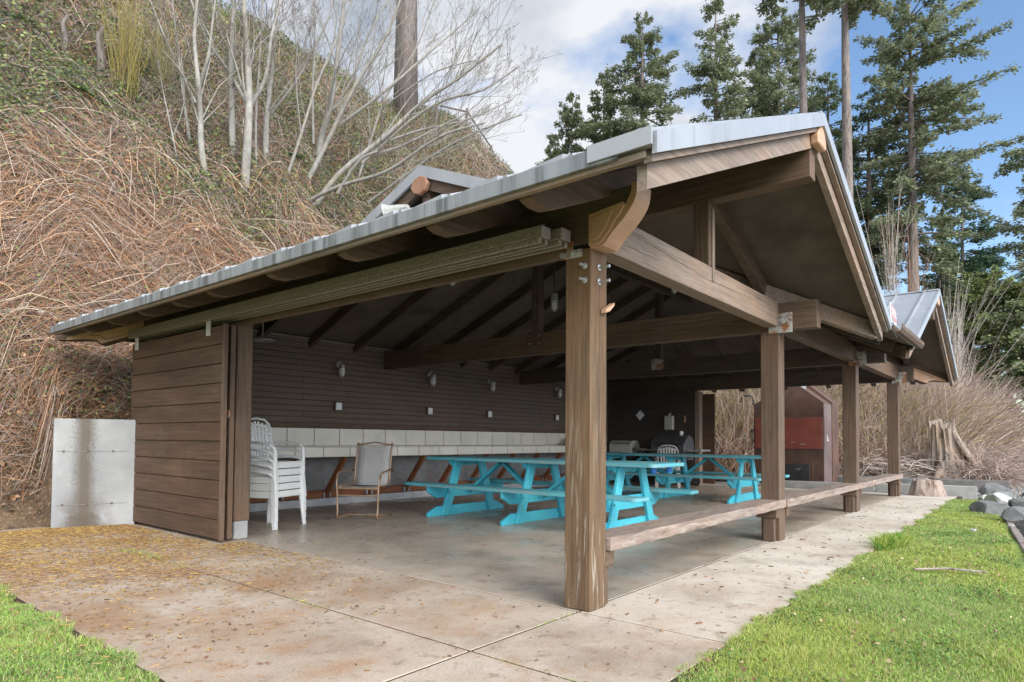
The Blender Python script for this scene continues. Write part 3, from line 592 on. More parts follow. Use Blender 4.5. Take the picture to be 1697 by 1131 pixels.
# ------------------------------------------------------------------ counter along the back wall
CT = thing('counter', 'long cream tiled counter on redwood braces along the back wall', 'counter', (8.4, YW, 0)); CO = (8.4, YW, 0)
m = MB(); x = 3.85; xe = 13.3
while x < xe-.1:
    m.box(x+.006, min(x+.46, xe)-.006, YW-.022, YW-.008, .925, 1.19); x += .46
x = 3.62
while x < xe-.1:
    m.box(x+.006, min(x+.46, xe)-.006, 7.99, 8.003, .768, .905)
    m.box(x+.004, min(x+.46, xe)-.004, 7.992, 8.28, .909, .921); m.box(x+.004, min(x+.46, xe)-.004, 8.286, YW-.024, .909, .921); x += .46
m.build('tile', M['tile'], CT, CO, bevel=.002)
MB().box(3.6, xe, 8.004, YW-.008, .80, .908).box(3.6, xe, 8.004, 8.03, .765, .80).box(3.6, xe, YW-.012, YW-.007, .9, 1.192).build('tile_bed', M['grout'], CT, CO)
MB().box(X0+.25, 13.3, YW-.045, YW-.036, .135, .225).box(X0+.25, 13.3, YW-.006, YW+.028, .12, .24).build('brace_rail', M['redwood'], CT, CO, bevel=.003)
x = 4.28
while x < 13.2:
    MB().beam((x, YW-.05, .17), (x, 8.06, .79), .045, .09, up=(0, 1, 0)).build('brace', M['redwood'], CT, CO, bevel=.003)
    for a in (-.06, .045): MB().box(x+a, x+a+.015, YW-.10, YW-.046, .13, .21).build('brace_bracket', M['steel'], CT, CO)
    x += .805
# ------------------------------------------------------------------ wall lamps, sockets, ceiling lamps
def jar_lamp(label, group, wall=True):
    t = thing('caged_lamp', label, 'lamp', (0, 0, 0), 0, group)
    if wall:
        MB().lathe([(.055, 0), (.055, -.045), (.045, -.055)], (0, 0, 0), 14, 'y').build('mount_box', M['steel'], t, smooth=False)
        MB().tube([(0, -.045, 0), (0, -.10, .01), (0, -.12, -.02)], .022, 8).build('arm', M['steel'], t)
        c = (0, -.12, -.03)
    else:
        MB().lathe([(.05, .06), (.05, 0), (.04, -.01)], (0, 0, 0), 14).build('mount_box', M['steel'], t); c = (0, 0, 0)
    MB().lathe([(.03, .02), (.048, .01), (.05, -.03), (.044, -.035)], c, 14).build('cap', M['steel'], t)
    MB().lathe([(.036, -.03), (.04, -.09), (.036, -.14), (.018, -.165), (.004, -.17)], c, 14).build('glass_jar', M['glass'], t, smooth=True)
    cg = MB()
    for k in range(6):
        a = k*math.pi/3; cg.tube([(c[0]+r_*math.cos(a), c[1]+r_*math.sin(a), c[2]+h) for r_, h in ((.047, -.03), (.052, -.09), (.046, -.15), (.0, -.19))], .0028, 4)
    for h, r_ in ((-.07, .051), (-.125, .049)):
        cg.tube([(c[0]+r_*math.cos(a*math.pi/6), c[1]+r_*math.sin(a*math.pi/6), c[2]+h) for a in range(13)], .0028, 4)
    cg.build('cage', M['steel'], t)
    return t
LX = [6.11, 8.08, 9.72, 12.05]
ll = ['nearest the stacked white chairs, first along the back wall', 'second along the back wall', 'third along the back wall', 'just left of the corner post']
j0 = None
for i, x in enumerate(LX):
    lb = 'caged jar lamp on the siding, '+ll[i]
    if j0 is None: j0 = jar_lamp(lb, 'caged lamps on the back wall'); j0.location = (x, YW+.004, 2.21)
    else: dup(j0, (x, YW+.004, 2.21), 0, lb)
ll = ['nearest the western door track', 'seen left of the corner post', 'seen right of the corner post']
j1 = None
for i, (x, y, z) in enumerate([(5.24, 5.2, 2.93), (7.24, 5.2, 2.95), (8.5, 4.0, 3.26)]):
    lb = 'caged jar lamp hanging from the ceiling, '+ll[i]
    zt = float(min(zA(x, y), zB(x, y), zF(x, y)))-.07
    if j1 is None: j1 = jar_lamp(lb, 'caged lamps under the roof', False); o = j1
    else: o = dup(j1, (0, 0, 0), 0, lb)
    o.location = (x, y, z+.06)
    MB().tube([(0, 0, .055), (0, 0, max(.08, zt-z-.06))], .012, 6).build('conduit', M['track'], o)
s0 = None
for i, x in enumerate(LX):
    lb = 'white wall socket below the '+['first', 'second', 'third', 'fourth'][i]+' caged lamp on the back wall'
    if s0 is None:
        s0 = thing('wall_socket', lb, 'socket', (x, YW+.006, 1.545), 0, 'sockets on the back wall')
        MB().box(-.068, .068, -.05, 0, -.068, .068).build('back_box', M['brX'], s0, bevel=.004)
        MB().box(-.055, .055, -.058, -.0505, -.058, .058).build('cover_plate', M['plastic'], s0, bevel=.004)
        q = MB()
        for a in (-.026, .026):
            for b in (-.026, .026): q.box(a-.017, a+.017, -.0605, -.0585, b-.02, b+.02)
        q.build('socket_face', M['paper'], s0, bevel=.001)
    else: dup(s0, (x, YW+.006, 1.545), 0, lb)
# white lamp shade disc seen by the left post
t = thing('saucer_lamp', 'flat grey saucer lamp under the roof edge behind the left post', 'lamp', (4.35, 7.75, 2.30))
MB().lathe([(.02, .07), (.05, .05), (.14, .02), (.17, -.005), (.165, -.012), (.13, .01), (.03, .03)], (0, 0, 0), 20).build('shade', M['steel'], t, smooth=True)
MB().tube([(0, 0, .06), (0, 0, .34)], .008, 6).build('stem', M['steel'], t)

# ------------------------------------------------------------------ front benches between the posts
def bench(k, lab):
    xa = PXS[k]+(.20 if k == 0 else .15); xb = PXS[k+1]+.14
    t = thing('plank_bench', lab, 'bench', ((xa+xb)/2, YF-.06, 0), 0, 'benches between the front posts'); o = ((xa+xb)/2, YF-.06, 0)
    y0, y1 = YF-.045, YF+.215
    if k == 0: y0, y1 = YF-.03, YF+.22
    m = MB(); n = 26
    vs = []
    for i in range(n+1):
        x = xa+(xb-xa)*i/n; a = .004*math.sin(i*1.7+k); b = .005*math.sin(i*2.9)
        a *= .5; b *= .35; vs += [(x, y0+a, .345+b), (x, y1, .345), (x, y1, .43+b*.5), (x, y0+a*.8+.003, .43+a*.6)]
    fs = [(0, 1, 2, 3), (n*4+3, n*4+2, n*4+1, n*4)]
    for i in range(n):
        for j in range(4): fs.append((i*4+j, i*4+(j+1) % 4, (i+1)*4+(j+1) % 4, (i+1)*4+j))
    m.add(vs, fs).build('seat', M['bench'], t, o, bevel=.008, seg=2)
    # support block and short leg at each post
    for x, s_ in ((PXS[k]+PW+.002, 1), (PXS[k+1]-.102, -1)):
        MB().box(x, x+.10, y0+.03, y1-.01, .245, .343).build('support_block', M['brY'], t, o, bevel=.004)
        MB().box(x+.01, x+.075, YF+.03, YF+.14, .002, .244).build('leg', M['brZ'], t, o, bevel=.004)
    return t
bench(0, 'peeling plank bench nearest the camera, between the mossy corner post and the second post')
bench(1, 'weathered plank bench between the second and third front posts, in front of the brown oven')
bench(2, 'weathered plank bench farthest right, between the third and last front posts')

# ------------------------------------------------------------------ picnic tables
def picnic_table(label, loc, L, fr, rz=0):
    t = thing('picnic_table', label, 'picnic table', loc, rz, 'teal picnic tables'); H = .79
    def plank(name, x0, x1, z0, z1, c0, c1, mat):
        # rounded corners at the ends
        r_ = .07; pts = []
        ya, yb = -L/2, L/2
        for cx_, cy_, a0, right in ((x1-r_, yb-r_, 0, True), (x0+r_, yb-r_, 90, False), (x0+r_, ya+r_, 180, False), (x1-r_, ya+r_, 270, True)):
            if (right and c1) or (not right and c0):
                for k in range(5): a = R(a0+k*22.5); pts.append((cx_+r_*math.cos(a), cy_+r_*math.sin(a)))
            else: pts.append((x1 if right else x0, yb if cy_ > 0 else ya))
        return MB().prism(pts, z0, z1, 'z')
    top = MB(); n = 5; w_ = .80/n
    for i in range(n):
        a = plank('', -.40+i*w_+.003, -.40+(i+1)*w_-.003, H-.042, H, i == 0, i == n-1, None); top.add(a.v, a.f)
    top.build('tabletop', M['teal_top'], t, bevel=.004)
    for s_ in (-1, 1):
        m = MB(); xa, xb = (.53, .80) if s_ > 0 else (-.80, -.53)
        a = plank('', xa, xa+.132, .405, .445, s_ < 0, False, None); m.add(a.v, a.f); a = plank('', xa+.138, xb, .405, .445, False, s_ > 0, None); m.add(a.v, a.f)
        m.build('seat', M['teal_top'], t, bevel=.004)
    apex = [(a+b)/2 for a, b in zip(fr, fr[1:])]
    for y in fr:
        m = MB().prism([(-.38, H-.044), (-.33, H-.115), (.33, H-.115), (.38, H-.044)], y-.021, y+.021, 'y').build('top_cleat', M['teal'], t, bevel=.004)
        m = MB().prism([(-.78, .403), (-.78, .33), (-.62, .245), (.62, .245), (.78, .33), (.78, .403)], y-.021, y+.021, 'y').build('seat_support', M['teal'], t, bevel=.004)
        MB().prism([(-.78, 0), (-.78, .05), (-.60, .13), (.60, .13), (.78, .05), (.78, 0)], y-.021, y+.021, 'y').build('foot', M['teal'], t, bevel=.004)
        for s_ in (-1, 1):
            MB().prism([(s_*.16, H-.044), (s_*.30, H-.044), (s_*.56, .002), (s_*.42, .002)], y-.064, y-.022, 'y').build('leg', M['teal'], t, bevel=.004)
        for s_ in (-1, 1):
            MB().lathe([(.010, -.004), (.010, 0)], (s_*.44, y-.069, .32), 8, 'y').build('bolt', M['blackm'], t)
    for a in apex:
        for y in fr:
            if abs(y-a) < 1.2: MB().beam((0, a+(.03 if y > a else -.03), H-.07), (0, y+(-.03 if y > a else .06), .30), .085, .04, up=(0, 1, 0)).build('brace', M['teal'], t, bevel=.003)
    return t
T1 = picnic_table('teal picnic table nearest the grey sling chair, partly behind the corner post', (6.75, 5.03, 0), 3.62, (1.33, .03, -1.27))
T2 = dup(T1, (11.36, 5.30, 0), R(0), 'teal picnic table farther back, in front of the grey gas grill')
T3_blue = []
for tt, loc in ((T1, (.34, -1.62)), (T1, (-.05, -1.62)), (T2, (.34, -1.2)), (T2, (.30, -1.64))):
    MB().box(loc[0]-.045, loc[0]+.045, loc[1]-.02, loc[1]+.02, .67, .745).build('top_clip', M['blue'], tt, bevel=.01)

# ------------------------------------------------------------------ white stacking chairs
def resin_chair(label, loc, rz, mat, group=None):
    t = thing('stacking_chair', label, 'chair', loc, rz, group)       # faces -Y locally
    m = MB(); W = .23
    n = 7
    # seat: slightly dished sheet
    vs = []; fs = []; nx_ = 8; ny2 = 8
    for i in range(nx_+1):
        for j in range(ny2+1):
            u = i/nx_*2-1; v = j/ny2
            vs.append((u*(W-.015*v), -.22+.42*v, .425-.035*v+.012*u*u-.02*max(0, .12-v)*8*.3))
    b = len(vs); vs += [(x, y, z-.012) for x, y, z in vs]
    for i in range(nx_):
        for j in range(ny2):
            q = i*(ny2+1)+j; fs += [(q, q+ny2+1, q+ny2+2, q+1), (b+q, b+q+1, b+q+ny2+2, b+q+ny2+1)]
    ring = [j for j in range(ny2+1)]+[i*(ny2+1)+ny2 for i in range(1, nx_+1)]+[nx_*(ny2+1)+j for j in range(ny2-1, -1, -1)]+[i*(ny2+1) for i in range(nx_-1, 0, -1)]
    for a, c in zip(ring, ring[1:]+ring[:1]): fs.append((a, c, b+c, b+a))
    MB().add(vs, fs).build('seat', mat, t, smooth=False)
    ap = MB().box(-.235, .235, -.232, -.218, .355, .43); ap.box(-.245, -.232, -.22, .2, .345, .425).box(.232, .245, -.22, .2, .345, .425)
    ap.build('seat_rim', mat, t, bevel=.006)
    # backrest: frame arch + slats, leaning back
    def bp(u, h): return (u, .16+.07*h+.03*math.cos(u*5), .41+.53*h)
    fr_ = MB()
    side = [bp(-.215+.0*h, h) for h in (0, .25, .5, .75)]+[bp(-.19, .88), bp(-.13, .97), bp(0, 1.0), bp(.13, .97), bp(.19, .88)]+[bp(.215, h) for h in (.75, .5, .25, 0)]
    fr_.tube(side, .020, 6, flat=.7)
    fr_.tube([bp(u, .80+.06*(1-(u/.2)**2)) for u in (-.2, -.1, 0, .1, .2)], .018, 6, flat=.7); fr_.tube([bp(u, .05) for u in (-.21, 0, .21)], .018, 6)
    for u in (-.15, -.09, -.03, .03, .09, .15): fr_.beam(bp(u*.9, .03), bp(u, .95-.08*abs(u)/.15), .036, .010, up=(0, 1, .5))
    fr_.build('backrest', mat, t, bevel=.004)
    for s_ in (-1, 1):
        MB().tube([(s_*.215, .23, .67), (s_*.258, .13, .655), (s_*.275, -.05, .645), (s_*.272, -.17, .63), (s_*.262, -.225, .59), (s_*.255, -.24, .50), (s_*.25, -.235, .40)], [.020, .026, .028, .027, .023, .022, .022], 8, flat=.6).build('armrest', mat, t)
        lg = MB(); lg.beam((s_*.235, -.222, .43), (s_*.262, -.262, 0), .075, .014, w2=.05, up=(0, 1, 0)).beam((s_*.252, -.20, .43), (s_*.275, -.245, 0), .014, .075, h2=.045, up=(0, 1, 0))
        lg.build('leg', mat, t, bevel=.003)
        lg = MB(); lg.beam((s_*.205, .20, .43), (s_*.235, .245, 0), .07, .014, w2=.05, up=(0, 1, 0)).beam((s_*.222, .18, .43), (s_*.248, .23, 0), .014, .07, h2=.045, up=(0, 1, 0))
        lg.build('leg', mat, t, bevel=.003)
    return t
fd = math.atan2(-.88, .47)+math.pi/2-R(7)           # seats face the open side
cxs, cys = 4.13, 7.06
pos = ['lowest chair of the stack by the left post', 'second chair from the bottom of the stack by the left post', 'middle chair of the stack of five by the left post', 'fourth chair up in the stack by the left post', 'topmost chair of the stack by the left post']
c0 = resin_chair('white resin chair, '+pos[0], (cxs, cys, 0), fd, M['plastic'], 'stacked white resin chairs')
for i in range(1, 5):
    a = fd+R((.3, -.3, .2, -.2)[i-1]); dup(c0, (cxs, cys, .084*i), a, 'white resin chair, '+pos[i])
resin_chair('single off-white resin chair in front of the grey gas grill', (13.35, 6.45, 0), math.pi+.2+R(-75), M['plastic_old'])

# ------------------------------------------------------------------ sling patio chair
t = thing('sling_chair', 'grey mesh sling patio chair with a bronze spring frame', 'chair', (5.42, 6.98, 0), math.atan2(-.49, -.87)+math.pi/2)
m = MB(); W = .25
prof = [(-.24, .405), (-.20, .425), (-.05, .415), (.12, .405), (.20, .42), (.235, .50), (.26, .66), (.30, .82), (.33, .93)]
vs = []; fs = []
for i, (y, z) in enumerate(prof):
    for j in range(5):
        u = j/4*2-1; vs.append((u*(W-.015), y+.012*(1-u*u), z-.012*(1-u*u)))
b = len(vs); vs += [(x, y+.004, z-.004) for x, y, z in vs]
for i in range(len(prof)-1):
    for j in range(4): q = i*5+j; fs += [(q, q+1, q+6, q+5), (b+q, b+q+5, b+q+6, b+q+1)]
for i in range(len(prof)-1): fs += [(i*5, i*5+5, b+i*5+5, b+i*5), (i*5+4, b+i*5+4, b+i*5+9, i*5+9)]
m.add(vs, fs).build('sling', M['sling'], t, smooth=True)
for s_ in (-1, 1):
    MB().tube([(s_*W, y, z) for y, z in prof]+[(s_*W, .338, .955)], .013, 8).build('side_rail', M['bronze'], t, smooth=True)
    MB().lathe([(.018, -.012), (.022, 0), (.016, .014), (.004, .02)], (s_*W, .34, .965), 10).build('finial', M['bronze'], t, smooth=True)
    a_ = [(s_*.285, .27, .60), (s_*.29, .22, .635), (s_*.295, .05, .61), (s_*.30, -.12, .605), (s_*.30, -.20, .57), (s_*.295, -.235, .48), (s_*.285, -.24, .40), (s_*.28, -.235, .22), (s_*.275, -.235, .08), (s_*.275, -.255, .035), (s_*.275, -.22, .014), (s_*.275, .0, .012), (s_*.275, .26, .012)]
    MB().tube(a_[:5], .022, 8, flat=.45).build('armrest', M['bronze'], t, smooth=True)
    MB().tube(a_[4:], .017, 8, flat=.7).build('spring_leg', M['bronze'], t, smooth=True)
MB().tube([(-.28, -.24, .395), (.28, -.24, .395)], .016, 8).build('front_rail', M['bronze'], t)
MB().tube([(-.28, -.237, .30), (.28, -.237, .30)], .012, 8).build('front_rail', M['bronze'], t)
MB().tube([(-.275, .10, .014), (.275, .10, .014)], .010, 8).build('floor_rail', M['bronze'], t)
MB().tube([(-.25, .338, .955), (-.16, .342, .965), (0, .35, .99), (.16, .342, .965), (.25, .338, .955)], .011, 8).build('top_rail', M['bronze'], t, smooth=True)
MB().tube([(-.3, .1, .40), (.3, .1, .40)], .012, 8).build('seat_bar', M['blackm'], t)

# ------------------------------------------------------------------ cooking corner
t = thing('gas_grill', 'large grey gas grill with side shelves and black wheels by the end wall', 'grill', (13.95, 6.62, 0))
hd = MB().prism([(-.28, .78), (.24, .78), (.24, .97), (.18, 1.10), (.06, 1.16), (-.08, 1.15), (-.22, 1.04), (-.28, .95)], -.42, .42, 'y')
hd.build('lid', M['greym'], t, bevel=.012)
MB().box(-.27, .25, -.40, .40, .60, .775).build('firebox', M['greym'], t, bevel=.01)
MB().box(-.295, -.283, -.40, .40, .955, .985).tube([(-.33, -.30, .93), (-.33, .30, .93)], .012).build('handle', M['blackm'], t)
for s_ in (-1, 1):
    MB().box(-.25, .22, s_*.62-.20, s_*.62+.20, .80, .845).build('side_shelf', M['steel'] if s_ < 0 else M['track'], t, bevel=.008)
    MB().beam((-.2, s_*.42, .62), (-.2, s_*.74, .80), .03, .02).build('shelf_strut', M['blackm'], t)
for a in (-.24, .22):
    for b_2 in (-.38, .36): MB().box(a-.02, a+.02, b_2-.02, b_2+.02, .14 if b_2 < 0 else .0, .60).build('leg', M['blackm'], t)
MB().box(-.26, .24, -.38, .38, .18, .21).build('bottom_shelf', M['blackm'], t)
for a in (-.27, .25):
    w_ = MB().lathe([(.03, -.022), (.105, -.022), (.11, -.012), (.11, .012), (.105, .022), (.03, .022)], (a, -.46, .11), 20, 'x').build('wheel', M['blackm'], t)
    sp = MB()
    for k in range(6): an = k*math.pi/3; sp.beam((a-.024, -.46, .11), (a-.024, -.46+.085*math.cos(an), .11+.085*math.sin(an)), .02, .004, up=(1, 0, 0))
    sp.build('spokes', M['greym'], w_)
t = thing('mug', 'white metal mug on top of the grey gas grill', 'mug', (13.93, 6.40, 1.162))
MB().lathe([(.035, 0), (.038, .01), (.038, .10), (.034, .10), (.034, .012)], (0, 0, 0), 16).build('cup', M['plastic'], t)
MB().tube([(0, -.036, .08), (0, -.062, .07), (0, -.062, .035), (0, -.036, .025)], .005, 6).build('handle', M['plastic'], t)
t = thing('camp_grill', 'pale enamel grill with a domed lid and side shelf, left of the grey gas grill', 'grill', (13.95, 7.88, 0))
MB().prism([(-.24, .72), (.22, .72), (.22, .92), (.12, 1.03), (-.10, 1.035), (-.22, .98), (-.24, .9)], -.30, .30, 'y').build('lid', M['white'], t, bevel=.012)
MB().box(-.248, -.243, -.27, .27, .955, .975).build('lid_band', M['blackm'], t)
MB().box(-.22, .2, -.28, .28, .60, .715).build('firebox', M['blackm'], t, bevel=.01)
MB().box(-.2, .18, -.70, -.32, .83, .86).build('side_shelf', M['track'], t, bevel=.005)
MB().beam((-.1, -.33, .66), (-.1, -.62, .825), .03, .015).build('shelf_strut', M['steel'], t)
for a in (-.18, .16):
    for b_2 in (-.24, .24): MB().box(a-.015, a+.015, b_2-.015, b_2+.015, 0, .6).build('leg', M['blackm'], t)
t = thing('towel_dispenser', 'pale metal paper towel dispenser on the dark end wall', 'dispenser', (14.372, 6.88, 1.30))
MB().box(-.10, 0, -.105, .105, 0, .335).build('case', M['white'], t, bevel=.008)
MB().box(-.104, -.101, -.03, .0, .26, .40).beam((-.09, -.02, .33), (-.11, -.06, .40), .05, .01).build('flap', M['steel'], t)
p_ = MB(); cy_, cz_ = 7.69, 1.665
p_.add([(0, .11, .0), (0, -.01, .125), (0, -.13, .0), (0, .0, -.13), (.002, .11, .0), (.002, -.01, .125), (.002, -.13, .0), (.002, .0, -.13)], [(0, 1, 2, 3), (7, 6, 5, 4), (0, 4, 5, 1), (1, 5, 6, 2), (2, 6, 7, 3), (3, 7, 4, 0)])
o = p_.build('paper_note', M['paper']); o.location = (14.366, cy_, cz_); tag(o, 'white paper note pinned askew on the dark end wall', 'paper')
o = MB().prism([(-.02, 0), (.03, 0), (.03, .05), (.015, .10), (.03, .15), (-.01, .17), (-.02, .1)], 0, .006, 'x').build('wooden_plaque', M['copper']); o.location = (14.364, 6.5, 1.47); tag(o, 'small orange-brown wooden piece hung right of the towel dispenser', 'plaque')
t = thing('camp_stove', 'white camp stove with black knobs on the far end of the counter', 'stove', (12.05, 8.25, .922))
MB().box(0, .62, -.16, .16, 0, .06).build('body', M['white'], t, bevel=.008)
MB().box(.2, .6, .10, .16, .062, .17).build('wind_shield', M['rust'], t, bevel=.004)
for k in range(5): MB().lathe([(.022, 0), (.022, .03), (.012, .05 if k != 2 else .09)], (-.28+k*.085, -.1, 0), 10).build('knob', M['blackm'], t)
t = tag(MB().box(13.1, 13.3, 8.05, 8.3, .922, 1.02).box(13.12, 13.28, 8.07, 8.28, 1.0205, 1.05).build('cardboard_box', M['box'], bevel=.004), 'small cardboard box on the far end of the counter', 'box')
o = MB().lathe([(.05, 0), (.05, .13), (.02, .16), (.02, .19)], (12.98, 8.1, .922), 12).build('plastic_bottle', M['plastic'], smooth=True); tag(o, 'white plastic bottle next to the cardboard box on the counter', 'bottle')

# ------------------------------------------------------------------ steel oven with a red band
t = thing('outdoor_oven', 'tall rusty brown steel oven with a faded red band and a chimney pipe', 'oven', (15.9, 4.62, 0)); OO = (15.9, 4.62, 0)
ya, yb, yc = 3.84, 5.40, 4.50
pro = [(ya, .03), (ya, 1.93), (yc-.12, 2.36), (yc+.12, 2.36), (yb, 1.93), (yb, .03)]
MB().prism(pro, 15.9, 16.6, 'x').build('body', M['rust'], t, OO, bevel=.008)
MB().prism([(a+(-.012 if a < yc else .012)*.5, b+.006) for a, b in pro], 15.885, 15.90, 'x').build('front_flange', M['rust'], t, OO)
MB().box(15.868, 15.884, ya+.02, yb-.02, .87, 1.60).build('red_door', M['redband'], t, OO, bevel=.004)
MB().box(15.9, 16.58, ya-.012, ya-.002, .05, 1.92).build('side_panel', M['rustside'], t, OO)
MB().prism([(ya-.03, 0), (ya-.03, 1.98), (yc-.12, 2.47), (yc+.12, 2.47), (yb+.03, 1.98), (yb+.03, 0)], 16.62, 17.2, 'x').build('rear_casing', M['rust'], t, OO, bevel=.01)
MB().box(15.87, 15.884, 4.06, 4.86, .10, .58).build('ash_door', M['rust'], t, OO, bevel=.003)
MB().box(15.855, 15.869, 4.14, 4.70, .16, .52).build('ash_panel', M['blackm'], t, OO, bevel=.003)
for (y, z, l) in ((4.28, .98, .10), (4.38, .40, .08), (4.5, 1.02, .05)): MB().tube([(15.86, y-l/2, z), (15.825, y-l/2, z), (15.825, y+l/2, z), (15.86, y+l/2, z)], .008, 6).build('handle', M['steel'], t, OO)
for y in (4.30, 4.42): MB().tube([(15.87, y, 1.64), (15.84, y, 1.63), (15.84, y, 1.53)], .008, 6).build('hook', M['blackm'], t, OO)
MB().box(15.93, 16.1, ya-.02, ya-.013, .95, 1.6).build('side_hatch', M['rustside'], t, OO, bevel=.003)
MB().prism([(16.02, 1.05), (16.16, 1.05), (16.12, 1.11), (16.02, 1.22)], ya-.05, ya-.02, 'y').build('drip_guard', M['white'], t, OO)
MB().lathe([(.15, 2.2), (.15, 2.42), (.14, 2.44), (.14, 2.66)], (16.05, yc-.10, 0), 18).build('chimney_pipe', M['steel'], t, OO, smooth=True)
MB().tube([(15.95, yb+.01, 1.85), (15.95, yb+.06, 2.12), (15.95, yb+.12, 2.16), (15.95, yb+.28, 2.16)], .02, 6).build('side_pipe', M['blackm'], t, OO)
MB().tube([(15.92, yb, 1.30), (15.92, yb+.10, 1.30)], .02, 6).build('side_lever', M['blackm'], t, OO)
tag(t, kind=None)

# ------------------------------------------------------------------ flood light on the gablet, warning sign by the valley
t = thing('floodlight', 'white twin floodlight mounted under the small roof gablet', 'floodlight', (4.50, 5.16, zA(4.50, 0)+.17))
MB().lathe([(.02, -.17), (.02, -.01), (.045, 0), (.05, .05), (.035, .08)], (0, 0, .0), 12).build('base', M['lampshell'], t)
for s_, dxy in ((1, (-.15, .22)), (-1, (-.05, -.05))):
    d = Vector((dxy[0], dxy[1], -.06)).normalized(); c = Vector((0, .0, .10))
    h_ = MB().tube([c, c+d*.10, c+d*.18, c+d*.25], [.03, .05, .062, .095], 12).build('lamp_head', M['lampshell'], t)
t = thing('warning_sign', 'small faded red and white warning sign standing on the eave between the front gables', 'sign', (8.40, 1.30, 2.325))
def sq(m_, x0, x1, z0, z1, o_): return m_.box(x0, x1, -.004-o_, 0-o_, z0, z1)
sq(MB(), 0, .36, .0, .34, 0).build('board', M['paper'], t, bevel=.002)
sq(MB(), .015, .345, .17, .325, .005).build('red_field', M['redink'], t)
q = MB()
for z0 in (.215, .265): sq(q, .04, .32, z0, z0+.018, .0095)
q.build('pale_lines', M['paper'], t)
q = MB()
for i_, z0 in enumerate((.13, .085, .06, .035)): sq(q, .03, (.20, .30, .32, .27)[i_], z0, z0+(.028 if i_ == 0 else .009), .0045)
q.build('print_lines', M['blackink'], t)
t.rotation_euler = (R(-4), R(7), 0)

# ------------------------------------------------------------------ plants: generators
def unit(v): return v/np.maximum(np.linalg.norm(v, axis=-1, keepdims=True), 1e-9)
def stems(P, rad, nside=3):
    """P (n,k,3) polylines, rad (n,k) -> verts, quads"""
    n, k, _ = P.shape
    T = np.empty_like(P); T[:, 1:-1] = P[:, 2:]-P[:, :-2]; T[:, 0] = P[:, 1]-P[:, 0]; T[:, -1] = P[:, -1]-P[:, -2]; T = unit(T)
    ref = RNG.normal(size=(n, 1, 3)); U = unit(np.cross(T, ref)); W = np.cross(T, U)
    a = np.arange(nside)*2*np.pi/nside
    V = P[:, :, None]+(U[:, :, None]*np.cos(a)[None, None, :, None]+W[:, :, None]*np.sin(a)[None, None, :, None])*rad[:, :, None, None]
    base = (np.arange(n)[:, None, None]*k+np.arange(k-1)[None, :, None])*nside; j = np.arange(nside)[None, None]; j2 = (j+1) % nside
    Q = np.stack([base+j, base+j2, base+nside+j2, base+nside+j], -1).reshape(-1, 4)
    return V.reshape(-1, 3), Q
def leaves(C, size, flat=.5, asp=.55):
    n = len(C); u = RNG.normal(size=(n, 3)); u[:, 2] *= flat; u = unit(u); r_ = RNG.normal(size=(n, 3)); v = unit(np.cross(u, r_))
    s = np.asarray(size)[:, None]
    V = np.stack([C-u*s*.5, C+v*s*asp*.5, C+u*s*.5, C-v*s*asp*.5], 1).reshape(-1, 3)
    return V, np.arange(n*4).reshape(-1, 4)
def pick(pal, n, jit=.15):
    pal = np.array(pal); c = pal[RNG.integers(0, len(pal), n)]; return np.clip(c*(1+RNG.normal(size=(n, 1))*jit), .005, 1)
def patch(x, y, f=1.0, s=0.0): return .5+.5*np.sin(x*1.1*f+s+1.7*np.sin(y*.7*f+s))*np.sin(y*1.3*f+1.1*np.sin(x*.9*f+2*s))
def inview(P, m=130):
    u, v, d = proj(P); return (d > .5) & (u > -m) & (u < 1697+m) & (v > -m-40) & (v < 1131+m)
def join(parts):
    Vs, Qs, Ts = [], [], []; b = 0
    for V, Q, T in parts: Vs.append(V); Qs.append(Q+b); Ts.append(T); b += len(V)
    return np.concatenate(Vs), np.concatenate(Qs), np.concatenate(Ts)
TAN = [(.36, .185, .095), (.29, .14, .07), (.43, .26, .155), (.22, .11, .06), (.36, .25, .175), (.46, .33, .235), (.16, .085, .055)]
GRY = [(.27, .22, .185), (.34, .28, .24), (.20, .155, .125), (.40, .33, .28), (.26, .175, .14)]
GRN = [(.10, .14, .06), (.14, .18, .07), (.075, .10, .055), (.21, .25, .09), (.11, .13, .10), (.14, .11, .11), (.17, .21, .08), (.24, .27, .09)]

